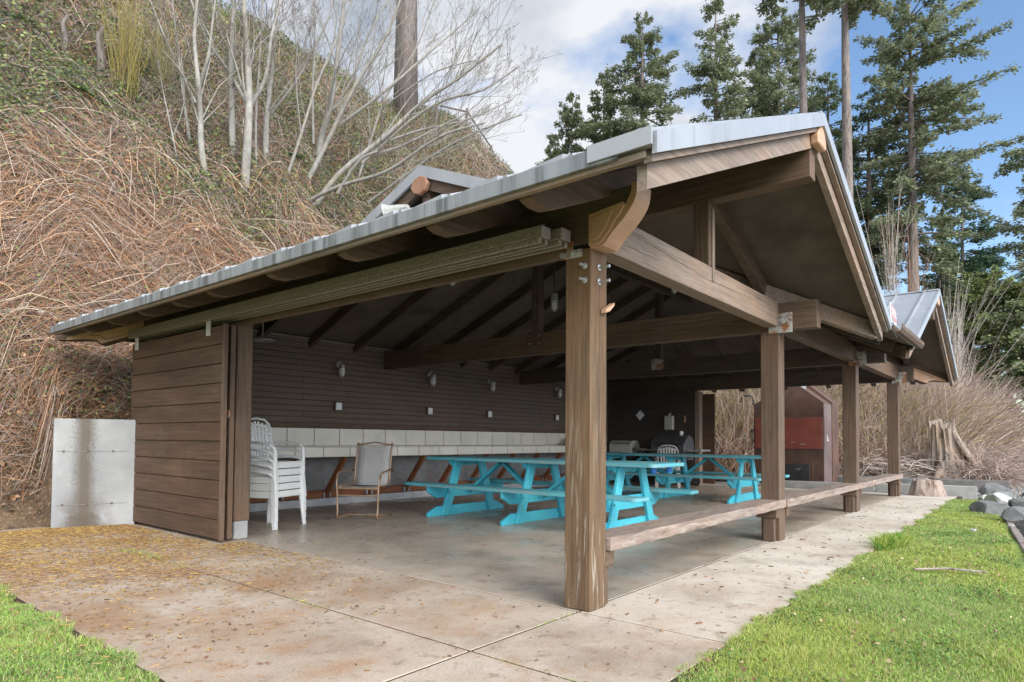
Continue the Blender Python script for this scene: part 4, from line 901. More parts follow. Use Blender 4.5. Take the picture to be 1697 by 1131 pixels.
def canes(n, xr, yr, Lr, Ar, rad, palf, k=6, keepf=None, off=(0, .25)):
    x = RNG.uniform(*xr, n); y = RNG.uniform(*yr, n)
    z = hz(x, y); m_ = (z > -.04) & inview(np.stack([x, y, z], -1))
    if keepf is not None: m_ &= keepf(x, y, z)
    x, y, z = x[m_], y[m_], z[m_]; n = len(x)
    a = RNG.uniform(0, 2*np.pi, n); L = RNG.uniform(*Lr, n); A = RNG.uniform(*Ar, n); cur = RNG.normal(size=n)*.8
    t = np.linspace(0, 1, k)[None]
    # mostly falling downhill
    dx = np.cos(a); dy = np.sin(a)*np.where(x < 6, .32, .6)-.05; A = A*np.where(x < 4, .55, 1); nn = np.hypot(dx, dy); dx /= nn; dy /= nn
    hor = L*(.55+.45*np.abs(dx))
    X = x[:, None]+dx[:, None]*hor[:, None]*t-dy[:, None]*cur[:, None]*L[:, None]*t*t*.6
    Y = y[:, None]+dy[:, None]*hor[:, None]*t+dx[:, None]*cur[:, None]*L[:, None]*t*t*.6
    o = RNG.uniform(*off, n)[:, None]
    Z = np.maximum(hz(X, Y), z[:, None]-1.2)+A[:, None]*np.sin(np.pi*t**.8)+o
    Z = np.where(hz(X, Y) < -.04, np.maximum(z[:, None]+A[:, None]*np.sin(np.pi*t)-.7*L[:, None]*t**2, .04), Z)
    lowtoe = (hz(X, Y) < -.04).any(1) & (x < 15) & (RNG.random(n) < .85)
    ok = ~lowtoe & ~(((X > 2.15) & (X < 3.7) & (Y < 8.95)) | ((X > 2.2) & (X < 15) & (Y < 8.75))).any(1)
    X, Y, Z, x, y, z = X[ok], Y[ok], Z[ok], x[ok], y[ok], z[ok]; n = len(x)
    P = np.stack([X, Y, Z], -1); r_ = RNG.uniform(rad[0], rad[1], n)[:, None]*(1-.6*t)
    V, Q = stems(P, r_); col = palf(x, y, z); return V, Q, np.repeat(col, k*3, 0)
def pal_hill(x, y, z):
    n = len(x); c = pick(TAN, n); g = pick(GRY, n); m_ = (RNG.random(n) < .25+.5*sst(3.5, 9, z)); c[m_] = g[m_]; return c
YTOP = 20.6
behind = lambda x, y, z: ~((x > 4.2) & (x < 14.6) & (z < 3.2)) & ~((x < 2.5) & (z < 1.0) & (RNG.random(len(x)) < .5))
parts = [canes(26000, (-3, 14), (8.9, 15), (.3, 1.1), (.05, .30), (.0025, .006), pal_hill, keepf=behind),
         canes(24000, (-2, 30), (11, YTOP), (.5, 1.7), (.08, .45), (.004, .009), pal_hill, keepf=lambda x, y, z: behind(x, y, z) & ~((x > 22) & (y > 17.4))),
         canes(9000, (-1, 5), (9.3, 11.5), (.3, 1.1), (.05, .3), (.002, .005), pal_hill, off=(0, .35))]
parts += [canes(1500, (-1, 14), (9.4, 15), (.8, 2.0), (.15, .55), (.006, .010), lambda x, y, z: pick([(.44, .33, .24), (.40, .24, .13), (.16, .10, .07), (.48, .40, .32)], len(x)), keepf=behind)]
V, Q, T = join(parts)
tag(np_mesh('bramble_canes', V, Q, M['stem'], tint=T), 'tangle of dry tan bramble canes covering the steep bank behind the shelter', 'brambles', kind='stuff')
# green and dried leaves on the bank
def hill_leaves(n, xr, yr, sr, pal, cond, off=(.03, .4)):
    x = RNG.uniform(*xr, n); y = RNG.uniform(*yr, n); z = hz(x, y); m_ = (z > -.04) & behind(x, y, z) & cond(x, y, z); P = np.stack([x, y, z], -1); m_ &= inview(P)
    P = P[m_]; P[:, 2] += RNG.uniform(*off, len(P)); P += RNG.normal(size=P.shape)*.03
    V, Q = leaves(P, RNG.uniform(*sr, len(P))); return V, Q, np.repeat(pick(pal, len(P), .25), 4, 0)
gcond = lambda x, y, z: RNG.random(len(x)) < np.clip((patch(x, y, .9)-.30)*1.5+.3*(patch(x, y, 3.1, 2)-.4)+.32*sst(4.5, 9, z), .14, .95)*(1-.4*((z > 1.5) & (z < 4.5)))
gleft = lambda x, y, z: (RNG.random(len(x)) < .75*patch(x, y, 1.7, 1.3)) & (z < 3)
parts = [hill_leaves(230000, (-3, 16), (9, 15), (.025, .065), GRN, gcond, (.08, .55)), hill_leaves(260000, (-2, 30), (12, 20.5), (.04, .10), GRN, gcond, (.1, .65)),
         hill_leaves(26000, (-1, 3.5), (9, 11), (.03, .07), GRN, gleft, (.0, .4)),
         hill_leaves(45000, (-3, 18), (9, 17), (.03, .10), [(.42, .22, .11), (.34, .17, .08), (.50, .32, .20)], lambda x, y, z: RNG.random(len(x)) < .9, (.0, .3)),
         hill_leaves(16000, (-1, 3.5), (9.1, 10.6), (.03, .09), [(.26, .13, .06), (.18, .10, .05), (.34, .20, .12), (.12, .08, .05)], lambda x, y, z: z < 1.8, (.0, .12)),
         hill_leaves(26000, (-2, 30), (16.5, 20.5), (.05, .12), [(.09, .16, .03), (.13, .20, .04), (.07, .11, .03)], lambda x, y, z: RNG.random(len(x)) < .8, (.0, .25))]
V, Q, T = join(parts)
tag(np_mesh('bank_foliage', V, Q, M['leaf'], tint=T), 'low green bramble and ivy leaves scattered over the bank', 'undergrowth', kind='stuff')
# grass on the crest
n = 60000; x = RNG.uniform(8, 36, n); y = RNG.uniform(17.2, 22.5, n); q_ = (y > 19.3) | (x > 23+2*patch(x, y, 1)); x, y = x[q_], y[q_]; n = len(x); z = hz(x, y); h = RNG.uniform(.15, .40, n); a = RNG.normal(size=(n, 2))*.08
P = np.stack([np.stack([x, y, z], -1), np.stack([x+a[:, 0], y+a[:, 1], z+h], -1)], 1); V, Q = stems(P, np.stack([np.full(n, .02), np.full(n, .004)], 1), 3)
tag(np_mesh('crest_grass', V, Q, M['blade'], tint=np.repeat(pick([(.16, .30, .04), (.20, .34, .05), (.13, .22, .04)], n), 6, 0)), 'strip of bright green grass along the crest of the bank', 'grass', kind='stuff')

# far thicket east of the shelter: reddish brown scrub, individual twigs uncountable
def scrub(n, xr, yf, Hr, pal, rad, spread=.5, k=5, droop=.15):
    x = RNG.uniform(*xr, n); lo, hi = yf(x); y = lo+(hi-lo)*RNG.random(n); z = np.maximum(hz(x, y), -.05)
    m_ = inview(np.stack([x, y, z+1], -1), 200); x, y, z = x[m_], y[m_], z[m_]; n = len(x)
    H = RNG.uniform(*Hr, n)*(.6+.5*patch(x, y, 1.1, 2)); a = RNG.uniform(0, 2*np.pi, n); s = np.abs(RNG.normal(size=n))*spread
    t = np.linspace(0, 1, k)[None]; c = RNG.normal(size=(n, 1))*.25
    X = x[:, None]+(np.cos(a)*s)[:, None]*H[:, None]*t+c*H[:, None]*t*t*.5; Y = y[:, None]+(np.sin(a)*s)[:, None]*H[:, None]*t+c[::-1]*H[:, None]*t*t*.5
    Z = z[:, None]+H[:, None]*(t-droop*t*t*(1+s[:, None]*2))
    P = np.stack([X, Y, Z], -1); r_ = RNG.uniform(rad[0], rad[1], n)[:, None]*(1.1-.7*t); V, Q = stems(P, r_); return V, Q, np.repeat(pick(pal, n, .2), k*3, 0)
toe = lambda x: 9.15-7.6*sst(15.3, 24, x)-1.5*sst(24, 40, x)
RED = [(.31, .20, .165), (.38, .27, .225), (.25, .165, .14), (.42, .33, .28), (.33, .25, .20), (.46, .38, .32)]
WHT = [(.42, .37, .31), (.48, .42, .36)]
OLV = [(.30, .25, .10), (.36, .29, .15), (.42, .33, .18)]
parts = [scrub(20000, (18.5, 34), lambda x: (toe(x)+.2, toe(x)+6), (1.6, 4.2), RED, (.005, .011), .45),
         scrub(5000, (18, 26), lambda x: (toe(x)+.5, toe(x)+3), (1.2, 3.0), OLV, (.006, .012), .6),
         scrub(7000, (18.5, 24), lambda x: (toe(x)-.2, toe(x)+1.5), (.4, 1.1), GRY+TAN, (.006, .012), 1.2, droop=.4),
         scrub(4500, (25, 36), lambda x: (toe(x)-.5, toe(x)+2), (.9, 2.4), RED+GRY, (.008, .015), 1.0, droop=.4),
         canes(12000, (14.8, 24), (1.5, 14), (.7, 2.2), (.1, .5), (.006, .011), lambda x, y, z: pick(GRY+TAN, len(x)))]
parts += [scrub(2600, (20.9, 22.5), lambda x: (1.2+0*x, 3.4+0*x), (.8, 2.1), GRY+RED, (.006, .012), .8, droop=.3), canes(3500, (19.5, 22), (2.8, 6.0), (.5, 1.6), (.1, .5), (.006, .012), lambda x, y, z: pick(GRY+TAN, len(x)))]
n = 380; x = RNG.uniform(19.6, 22.5, n); y = RNG.uniform(2.3, 4.2, n); a_ = RNG.uniform(0, 2*np.pi, n); L_ = RNG.uniform(.4, 1.3, n); el = RNG.uniform(-.3, .5, n); t_ = np.linspace(-.5, .5, 4)[None]
P_ = np.stack([x[:, None]+np.cos(a_)[:, None]*L_[:, None]*t_, y[:, None]+np.sin(a_)[:, None]*L_[:, None]*t_, RNG.uniform(.1, .6, n)[:, None]+el[:, None]*L_[:, None]*t_-.3*t_**2], -1); V_, Q_ = stems(P_, np.full((n, 4), .011))
parts.append((V_, Q_, np.repeat(pick(GRY+WHT, n), 12, 0)))
parts.append(scrub(700, (20.0, 20.9), lambda x: (.75+0*x, 1.65+0*x), (.7, 1.7), GRY+RED, (.005, .010), .7, droop=.35))
V, Q, T = join(parts)
tag(np_mesh('reddish_scrub', V, Q, M['stem'], tint=T), 'dense leafless reddish scrub and dry canes beyond the shelter', 'scrub', kind='stuff')
parts = [hill_leaves(45000, (15, 30), (1, 14), (.04, .10), GRN+OLV+OLV, lambda x, y, z: RNG.random(len(x)) < patch(x, y, .8), (.05, .8))]
V, Q, T = join(parts)
tag(np_mesh('scrub_leaves', V, Q, M['leaf'], tint=T), 'sparse green and olive leaves in the scrub beyond the shelter', 'undergrowth', kind='stuff')

# ------------------------------------------------------------------ bare trees on the bank
def grow(m_, path, r0, r1, depth, out, buds, side=1.0, nchild=7, upb=.5):
    k = len(path); rs = [r0+(r1-r0)*i/(k-1) for i in range(k)]
    m_.tube(path, rs, 7 if r0 > .03 else 4, cap=False)
    if depth == 0:
        buds += [path[-1]]+[path[-2]]; return
    L = sum((path[i+1]-path[i]).length for i in range(k-1))
    for c in range(nchild):
        f = random.uniform(.28, .97)*(k-1); i = min(int(f), k-2); p_ = path[i].lerp(path[i+1], f-i); T_ = (path[i+1]-path[i]).normalized()
        v = Vector((random.gauss(0, 1), random.gauss(0, 1)*.8, random.gauss(0, .4))); v = (v-T_*v.dot(T_)).normalized()
        d = (T_*.9+v*.62*side+Vector((0, 0, upb*.5))).normalized(); l = L*random.uniform(.28, .62)*(1.05-.45*f/(k-1))
        q = [p_]; n_ = 4 if depth > 1 else 3
        for s_ in range(n_):
            d = (d+Vector((random.gauss(0, .13), random.gauss(0, .13), .06+random.gauss(0, .08)))).normalized(); q.append(q[-1]+d*l/n_)
        rr = (r0+(r1-r0)*f/(k-1))*random.uniform(.25, .40)
        grow(m_ if depth > 2 else out, q, rr, max(rr*.3, .003), depth-1, out, buds, side, max(4, nchild-3), upb)
def smooth_path(pts, n=3):
    out = []
    P = [pts[0]]+list(pts)+[pts[-1]]
    for i in range(1, len(P)-2):
        for j in range(n):
            t = j/n; a, b, c, d = P[i-1], P[i], P[i+1], P[i+2]
            out.append(.5*((2*b)+(c-a)*t+(2*a-5*b+4*c-d)*t*t+(3*b-3*c+d-a)*t**3))
    out.append(pts[-1]); return out
def bank_depth(px, py):                   # where the line of sight through a pixel meets the bank
    o_ = np.array(En); v = FWn+RTn*((px-CX)/F)+UPn*((HY-py)/F)
    for s_ in np.arange(8, 40, .05):
        q = o_+v*s_
        if hz(q[0], q[1]) > q[2]: return s_
    return 22
def bare_tree(label, stems_, cat='bare tree', group='bare alders on the bank', depth=3, nchild=6, lean=0):
    px, py = stems_[0][0][:2]; d0 = bank_depth(px, py)-.15; b = at(px, py, d0); b.z -= .1
    t = thing('alder_tree', label, cat, b, 0, group); tr = MB(); tw = MB(); buds = []
    for st_ in stems_:
        r0 = st_[0][2]*.85; pts = []
        for i, q in enumerate(st_):
            dd = d0+(q[3] if len(q) > 3 else -.12*i*1.0+random.uniform(-.15, .15)*(i > 0)); pts.append(at(q[0], q[1], dd))
        pts[0] = pts[0]+Vector((0, 0, -.15)); P = smooth_path(pts)
        grow(tr, P, r0, r0*.38, depth, tw, buds, 1.0, nchild)
    tr.build('trunk', M['alder'], t, b, smooth=True); tw.build('twigs', M['twig'], t, b)
    C = np.array([tuple(v) for v in buds]); C = C[RNG.random(len(C)) < .7]; V, Q = leaves(C, RNG.uniform(.02, .05, len(C)), asp=.3)
    np_mesh('buds', V, Q, M['leaf'], t, np.repeat(pick([(.16, .12, .07), (.20, .17, .08), (.13, .09, .06)], len(C)), 4, 0), off=b)
    return t
A = [
 ('slender pale alder, leftmost of the group, forked a third of the way up', [[(345, 300, .085), (334, 250, 0), (332, 190, 0), (328, 130, 0), (322, 60, 0), (330, -30, 0)], [(330, 132, .05), (345, 95, 0), (352, 40, 0), (360, -30, 0)], [(325, 160, .035), (300, 120, 0), (272, 60, 0), (245, -10, 0)]]),
 ('thin twin-stemmed pale alder just left of the forked one', [[(318, 245, .045), (308, 190, 0), (296, 90, 0), (288, 20, 0), (280, -40, 0)]]),
 ('pale alder with three upright limbs, right of the leftmost pair', [[(405, 310, .12), (410, 240, 0), (413, 165, 0), (410, 90, 0), (405, 20, 0), (402, -50, 0)], [(413, 168, .055), (380, 120, 0), (345, 70, 0), (320, 10, 0), (300, -40, 0)], [(415, 165, .06), (440, 130, 0), (450, 60, 0), (470, -10, 0)]]),
 ('straight pale alder standing behind the three-limbed one', [[(386, 262, .095), (384, 180, 0), (383, 90, 0), (388, 10, 0), (390, -50, 0)]]),
 ('pale alder with a kinked trunk near the middle of the group', [[(440, 275, .09), (441, 215, 0), (443, 185, 0), (452, 110, 0), (457, 40, 0), (462, -40, 0)], [(443, 185, .045), (480, 150, 0), (505, 110, 0), (540, 40, 0), (560, -20, 0)]]),
 ('tall pale alder with many upswept limbs right of the middle', [[(525, 285, .11), (532, 230, 0), (547, 180, 0), (558, 100, 0), (567, 30, 0), (575, -40, 0)], [(520, 230, .05), (518, 150, 0), (522, 80, 0), (520, -20, 0)], [(548, 178, .05), (585, 130, 0), (610, 60, 0), (650, -10, 0)]]),
 ('leaning pale alder whose limbs sweep up to the right', [[(505, 300, .08), (545, 230, 0), (590, 140, 0), (640, 60, 0), (670, -20, 0)], [(560, 200, .05), (640, 150, 0), (720, 80, 0), (790, 20, 0)]]),
 ('fallen pale alder reaching low towards the gablet', [[(500, 330, .06), (560, 310, 0, -.6), (640, 285, 0, -1.2), (700, 245, 0, -1.6), (745, 220, 0, -2.0), (800, 205, 0, -2.2)], [(560, 310, .05, -.6), (600, 262, 0, -.9), (660, 245, 0, -1.2), (760, 195, 0, -1.5)]]),
 ('spreading grey alder with long budding branches against the clouds', [[(515, 345, .08), (560, 290, 0), (640, 225, 0), (700, 170, 0), (760, 130, 0), (830, 75, 0)], [(600, 260, .05), (680, 200, 0), (740, 165, 0), (800, 150, 0), (860, 110, 0)], [(640, 225, .04), (700, 215, 0), (770, 200, 0), (850, 165, 0)]]),
 ('slim grey alder stem between the three-limbed one and the kinked one', [[(425, 285, .04), (424, 200, 0), (430, 100, 0), (436, 0, 0), (440, -50, 0)]]),
 ('leaning slim alder crossing behind the kinked trunk', [[(470, 300, .05), (500, 220, 0), (525, 140, 0), (560, 60, 0), (590, -20, 0)], [(500, 220, .03), (490, 120, 0), (500, 20, 0)]]),
 ('thin alder with arching limbs below the large fir trunk', [[(590, 300, .05), (615, 230, 0), (640, 160, 0), (690, 80, 0), (720, 0, 0)], [(615, 230, .03), (610, 150, 0), (620, 60, 0), (630, -30, 0)], [(640, 165, .03), (720, 120, 0), (790, 100, 0)]]),
 ('low sprawling alder nearest the gablet', [[(600, 335, .05), (660, 300, 0, -.5), (730, 250, 0, -.9), (800, 215, 0, -1.2), (865, 190, 0, -1.4)], [(660, 300, .03, -.5), (700, 240, 0, -.7), (770, 190, 0, -.9), (840, 130, 0, -1.1)]]),
 ('thin bare stem rising left of the yellow shrub side of the alders', [[(300, 285, .03), (285, 220, 0), (270, 150, 0), (262, 100, 0)], [(285, 220, .02), (305, 170, 0), (300, 90, 0)]]),
]
for i, (lb, st_) in enumerate(A): bare_tree(lb, st_, depth=3 if i not in (1, 9, 13) else 2, nchild=9)

# yellow-stemmed shrub high on the bank
def stem_shrub(name, label, px, py, n, H, spread, pal, rad, d=None, group=None, sink=.1):
    dd = d or bank_depth(px, py); b = at(px, py, dd); b.z -= sink
    t = thing(name, label, 'shrub', b, 0, group)
    a = RNG.uniform(0, 2*np.pi, n); s = np.abs(RNG.normal(size=n))*spread; h = H*RNG.uniform(.5, 1, n); k = 6; tt = np.linspace(0, 1, k)[None]; j = RNG.normal(size=(n, 2))*.12
    X = j[:, :1]+(np.cos(a)*s*h)[:, None]*tt**1.2+RNG.normal(size=(n, 1))*.1*tt**2; Y = j[:, 1:]+(np.sin(a)*s*h)[:, None]*tt**1.2; Z = h[:, None]*(tt-.1*s[:, None]*tt**2)
    P = np.stack([X, Y, Z], -1); V, Q = stems(P, RNG.uniform(*rad, n)[:, None]*(1.1-.8*tt)); T = np.repeat(pick(pal, n, .2), k*3, 0)
    # side twigs
    n2 = n*4; i = RNG.integers(0, n, n2); f = RNG.integers(1, k-1, n2); p0 = P[i, f]; dv = unit(P[i, f+1]-P[i, f]+RNG.normal(size=(n2, 3))*.09*H/3); l = H*RNG.uniform(.06, .2, n2)[:, None]
    P2 = np.stack([p0, p0+dv*l*.5, p0+dv*l+np.array([0, 0, .04])*H/3], 1); V2, Q2 = stems(P2, np.stack([np.full(n2, rad[0]*.6), np.full(n2, rad[0]*.5), np.full(n2, rad[0]*.25)], 1))
    V_, Q_, T_ = join([(V, Q, T), (V2, Q2, np.repeat(pick(pal, n2, .2), 9, 0))])
    np_mesh('stems', V_, Q_, M['stem'], t, T_); return t
stem_shrub('yellow_shrub', 'broom-like shrub with upright yellow stems high on the bank', 208, 170, 110, 3.1, .20, [(.30, .25, .06), (.36, .29, .08), (.24, .21, .06), (.20, .19, .07), (.22, .15, .09)], (.004, .0085))
stem_shrub('olive_shrub', 'thin olive shrub right of the yellow-stemmed one', 268, 165, 60, 2.4, .25, [(.22, .20, .07), (.26, .22, .10)], (.004, .008))
# ferns
def fern(label, px, py, sc):
    b = at(px, py, bank_depth(px, py)-.1); t = thing('fern', label, 'fern', b, 0, 'sword ferns on the bank'); Vs = []; n = 16
    for k in range(n):
        a = 2*math.pi*k/n+random.uniform(-.2, .2); L = sc*random.uniform(.7, 1)
        for s_ in np.linspace(.1, 1, 18):
            c = np.array([math.cos(a)*L*s_, math.sin(a)*L*s_, L*(.9*s_-.85*s_*s_)]); u = np.array([math.cos(a), math.sin(a), .9-1.7*s_]); u /= np.linalg.norm(u); w_ = np.array([-math.sin(a), math.cos(a), 0])
            l = .22*sc*(1-s_)**.6+.02
            for sg in (-1, 1): Vs += [c-u*.012*sc, c+u*.03*sc, c+w_*sg*l+u*.05*sc, c+w_*sg*l*.9+u*.02*sc]
    V = np.array(Vs); np_mesh('fronds', V, np.arange(len(V)).reshape(-1, 4), M['leaf'], t, np.repeat(pick([(.08, .15, .05), (.11, .19, .06), (.07, .12, .05)], len(V)//4), 4, 0)); return t
fern('dark green sword fern left of the yellow shrub', 128, 165, .6); fern('small sword fern at the top left edge of the bank', 30, 45, .5); fern('green fern below the slender alders', 480, 265, .45)
# snags
for lb, px, py, h_, r_ in (('short broken grey snag on the upper bank', 165, 135, 1.2, .09), ('thin pale snag at the upper left of the bank', 105, 95, .9, .06)):
    b = at(px, py, bank_depth(px, py)-.1); t = thing('tree_snag', lb, 'snag', b)
    MB().tube([(0, 0, -.3), (.03, .0, h_*.4), (-.02, .03, h_*.8), (.05, 0, h_)], [r_*1.3, r_, r_*.8, r_*.45], 9).build('trunk', M['bark'], t, smooth=True)
    MB().tube([(0, 0, h_*.55), (.25, .05, h_*.8), (.4, .1, h_*.85)], [r_*.3, r_*.2, r_*.08], 6).build('branch_stub', M['bark'], t)
# post and rail fence along the crest
fz = lambda x, y: float(hz(x, y))
ft = thing('crest_fence', 'low post and rail fence along the crest of the bank', 'fence', (22, 20.2, fz(22, 20.2)))
def fence_run(t, xs_, y0, off, hh, rails, r_=.05):
    for x in xs_: MB().tube([(x, y0, fz(x, y0)-.3), (x, y0, fz(x, y0)+hh)], r_*1.1, 8).build('post', M['bark'], t, off)
    for a, b2 in zip(xs_, xs_[1:]):
        for h_ in rails: MB().tube([(a, y0-.03, fz(a, y0)+h_), (b2, y0-.03, fz(b2, y0)+h_)], r_*.75, 6).build('rail', M['bark'], t, off)
fence_run(ft, [18.0, 19.8, 21.4, 22.8], 18.9, (22, 20.2, fz(22, 20.2)), 1.25, (1.1,))
hr = thing('hill_handrail', 'long grey handrail climbing the bank behind the alders', 'handrail', (14, 20.2, fz(14, 20.2))); HO = (14, 20.2, fz(14, 20.2))
P0, P1 = at(322, 25, 27), at(745, 296, 27)
MB().tube([P0, P1], .045, 8).build('rail', M['track'], hr, HO)
for k in range(6):
    q = P0.lerp(P1, (k+.3)/6); MB().tube([q, (q.x, q.y, q.z-1.4)], .04, 6).build('post', M['track'], hr, HO)
o = MB().box(-.25, .25, -.02, .02, -.15, .22).build('marker_board', pm('faded_orange_board', (.42, .12, .06), (.5, .17, .09), (5, 5, 5), .7), bevel=.01); o.location = at(375, 45, 26.9); tag(o, 'small faded orange board fixed to the handrail high on the bank', 'board')

# ------------------------------------------------------------------ conifers
def conifer(label, x, y, ztop, zcrown, rmax, trunk_r, pal, dens=1.0, seed=0, group='fir trees beyond the shelter', name='fir_tree', profile=.8, gap=.25, asym=(0, 0)):
    rg = np.random.default_rng(seed); z0 = float(hz(x, y)); z0 = min(z0, 0) if z0 < 0 else z0; z0 -= .3
    t = thing(name, label, 'fir tree', (x, y, z0), 0, group); H = ztop-z0; hc = zcrown-z0
    lean = rg.normal(size=2)*.004*H
    tp = [(lean[0]*f*f, lean[1]*f*f, H*f) for f in (0, .15, .35, .6, .8, .97)]
    tr = MB().tube(tp, [trunk_r*1.25, trunk_r, trunk_r*.86, trunk_r*.62, trunk_r*.35, .03], 12)
    nb = int((H-hc)*13*dens); lim = []; rad_l = []; Vs = []; Ts = []
    hs = np.sort(rg.uniform(0, 1, nb))
    for f in hs:
        h = hc+(H-hc)*f; L = rmax*(1-f)**profile*rg.uniform(.35, 1.15)*(.72+.28*min(1, f/.12))+.25
        if rg.random() < gap*.35: L *= .45
        a = rg.uniform(0, 2*np.pi); L *= 1+asym[0]*math.cos(a-asym[1])
        up = .5*(f-.35)-.05+rg.normal()*.16; c = np.array([lean[0]*(h/H)**2, lean[1]*(h/H)**2, h]); d = np.array([math.cos(a), math.sin(a), 0.]); k = 5; tt = np.linspace(0, 1, k)[:, None]
        P = c+d*L*tt+np.array([0, 0, 1.])*L*(up*tt-.16*tt**2+.10*tt**3); lim.append(P); rad_l.append((.012+.010*L)*(1.15-tt[:, 0]))
        ns = max(6, int(L*14*dens)); s = rg.uniform(.18, 1, ns)**.8
        sp = c+d*L*s[:, None]+np.array([0, 0, 1.])*(L*(up*s-.16*s**2+.10*s**3))[:, None]
        m = 10; side = np.array([-d[1], d[0], 0.])
        sp = np.repeat(sp, m, 0); ss = np.repeat(s, m); sg = rg.choice([-1, 1], len(sp)); an = rg.uniform(.2, 1.25, len(sp))
        dv = d*np.cos(an)[:, None]+side*(sg*np.sin(an))[:, None]+np.array([0, 0, 1.])*rg.normal(size=(len(sp), 1))*.28-np.array([0, 0, .18]); dv = unit(dv)
        l = (.12+.14*(1-ss)*min(L, 3)/3+.03)*rg.uniform(.6, 1.4, len(sp)); off = dv*rg.uniform(0, 1, (len(sp), 1))**1.3*(.18+.55*(1-ss))[:, None]*min(1.3, L/2.2)+np.array([0, 0, 1.])*(rg.normal(size=(len(sp), 1))*.09-.06)
        b0 = sp+off; w_ = unit(np.cross(dv, np.array([0, 0, 1.])+rg.normal(size=(len(sp), 3))*.45))*(l*rg.uniform(.20, .38, len(sp)))[:, None]; l = l[:, None]
        Vs.append(np.stack([b0-w_*.3, b0+dv*l*.45-w_, b0+dv*l, b0+dv*l*.5+w_], 1).reshape(-1, 3))
        pc = np.array(pal)[rg.integers(0, len(pal), len(sp))]*(1+rg.normal(size=(len(sp), 1))*.22)*(.85+.3*rg.random()); Ts.append(np.repeat(np.clip(pc, .01, 1), 4, 0))
    trunk = tr.build('trunk', M['bark'], t, smooth=True)
    Vl, Ql = stems(np.array(lim), np.array(rad_l), 4); np_mesh('limbs', Vl, Ql, M['stem'], t, np.tile([[.11, .085, .065]], (len(Vl), 1)))
    V = np.concatenate(Vs); np_mesh('crown', V, np.arange(len(V)).reshape(-1, 4), M['needle'], t, np.concatenate(Ts)); return t
FIR = [(.21, .26, .15), (.28, .315, .17), (.17, .21, .135), (.33, .35, .20), (.26, .24, .17)]
FIRD = [(.16, .215, .115), (.215, .26, .135), (.12, .165, .10), (.25, .28, .15)]
CED = [(.22, .27, .11), (.28, .33, .125), (.16, .21, .10), (.33, .35, .14)]
def fir_at(label, px, pytop, pycrown, rpx, d, tr_=.3, pal=FIR, **k):
    rpx *= 1.22
    a = at(px, pytop, d); c = at(px, pycrown, d); return conifer(label, a.x, a.y, a.z, c.z, rpx/F*d, tr_, pal, **k)
fir_at('broad fir with a blunt top, tallest left of the tall pair behind the main gable', 1066, 24, 275, 88, 45, .32, seed=1, dens=.9)
fir_at('small pointed fir in front of the cloud bank', 1000, 118, 300, 52, 47, .22, seed=2)
fir_at('short fir at the left end of the row', 943, 155, 320, 50, 49, .22, seed=3)
fir_at('low fir tip at the far left of the row beside the grassy crest', 912, 235, 330, 30, 49, .15, seed=13)
fir_at('tall open fir reaching the top of the picture, seen above the ridge trim', 1186, -14, 280, 62, 46, .28, seed=4, gap=.5, profile=.6, dens=.72)
fir_at('bushy fir between the tall open one and the bare trunks', 1250, 85, 280, 55, 50, .25, seed=5, dens=.85)
fir_at('wide fir behind the two bare trunks', 1292, 12, 280, 92, 48, .3, seed=6, profile=.65, dens=.8)
fir_at('dark fir behind the right-hand bare trunk', 1372, 120, 470, 70, 44, .3, FIRD, seed=7, profile=.6, dens=.8)
fir_at('thick dark fir filling the gap left of the spreading fir', 1437, 150, 470, 78, 42, .3, FIRD, seed=8, profile=.55, dens=.8)
fir_at('large spreading fir with a long branch reaching right', 1508, -8, 420, 128, 39, .34, seed=9, profile=.42, dens=.88, gap=1.0, asym=(.22, 0.2+math.pi*1.5))
fir_at('narrow blue-green fir right of the spreading one', 1592, 268, 560, 78, 48, .2, [(.09, .15, .09), (.12, .18, .10), (.07, .12, .08)], seed=10, profile=.8)
fir_at('slim young fir in front of the narrow one', 1556, 345, 590, 48, 46, .15, FIRD, seed=11)
fir_at('fir cut off by the right edge of the picture', 1722, 225, 560, 85, 38, .25, seed=12, gap=.9, dens=.7, profile=.35)
fir_at('yellow-green cedar low at the right', 1648, 455, 640, 85, 36, .25, CED, seed=14, name='cedar_tree', profile=.35, dens=1.3, group='cedars beyond the scrub')
fir_at('dense green cedar behind the far gable', 1600, 480, 680, 70, 38, .25, CED+FIR, seed=15, name='cedar_tree', profile=.3, dens=1.3, group='cedars beyond the scrub')
fir_at('green cedar at the right edge above the gravel', 1705, 500, 720, 60, 33, .25, CED+FIR, seed=16, name='cedar_tree', profile=.3, dens=1.3, group='cedars beyond the scrub')
fir_at('dark cedar hidden behind the far gable roof', 1545, 500, 690, 60, 42, .25, FIRD, seed=17, name='cedar_tree', profile=.35, dens=1.1, group='cedars beyond the scrub')
fir_at('tall bare fir trunk, left of the two above the main gable apex', 1329, -330, -20, 80, 30, .235, seed=20, group='tall bare trunks')
fir_at('tall bare fir trunk with foliage at its top, right of the gable apex', 1400, -300, 12, 60, 28, .26, seed=21, group='tall bare trunks', profile=.25)
a = at(672, 195, 26); conifer('single thick fir trunk standing on the crest of the bank', a.x, a.y, a.z+34, a.z+15, 4, .42, FIR, seed=22, group=None)
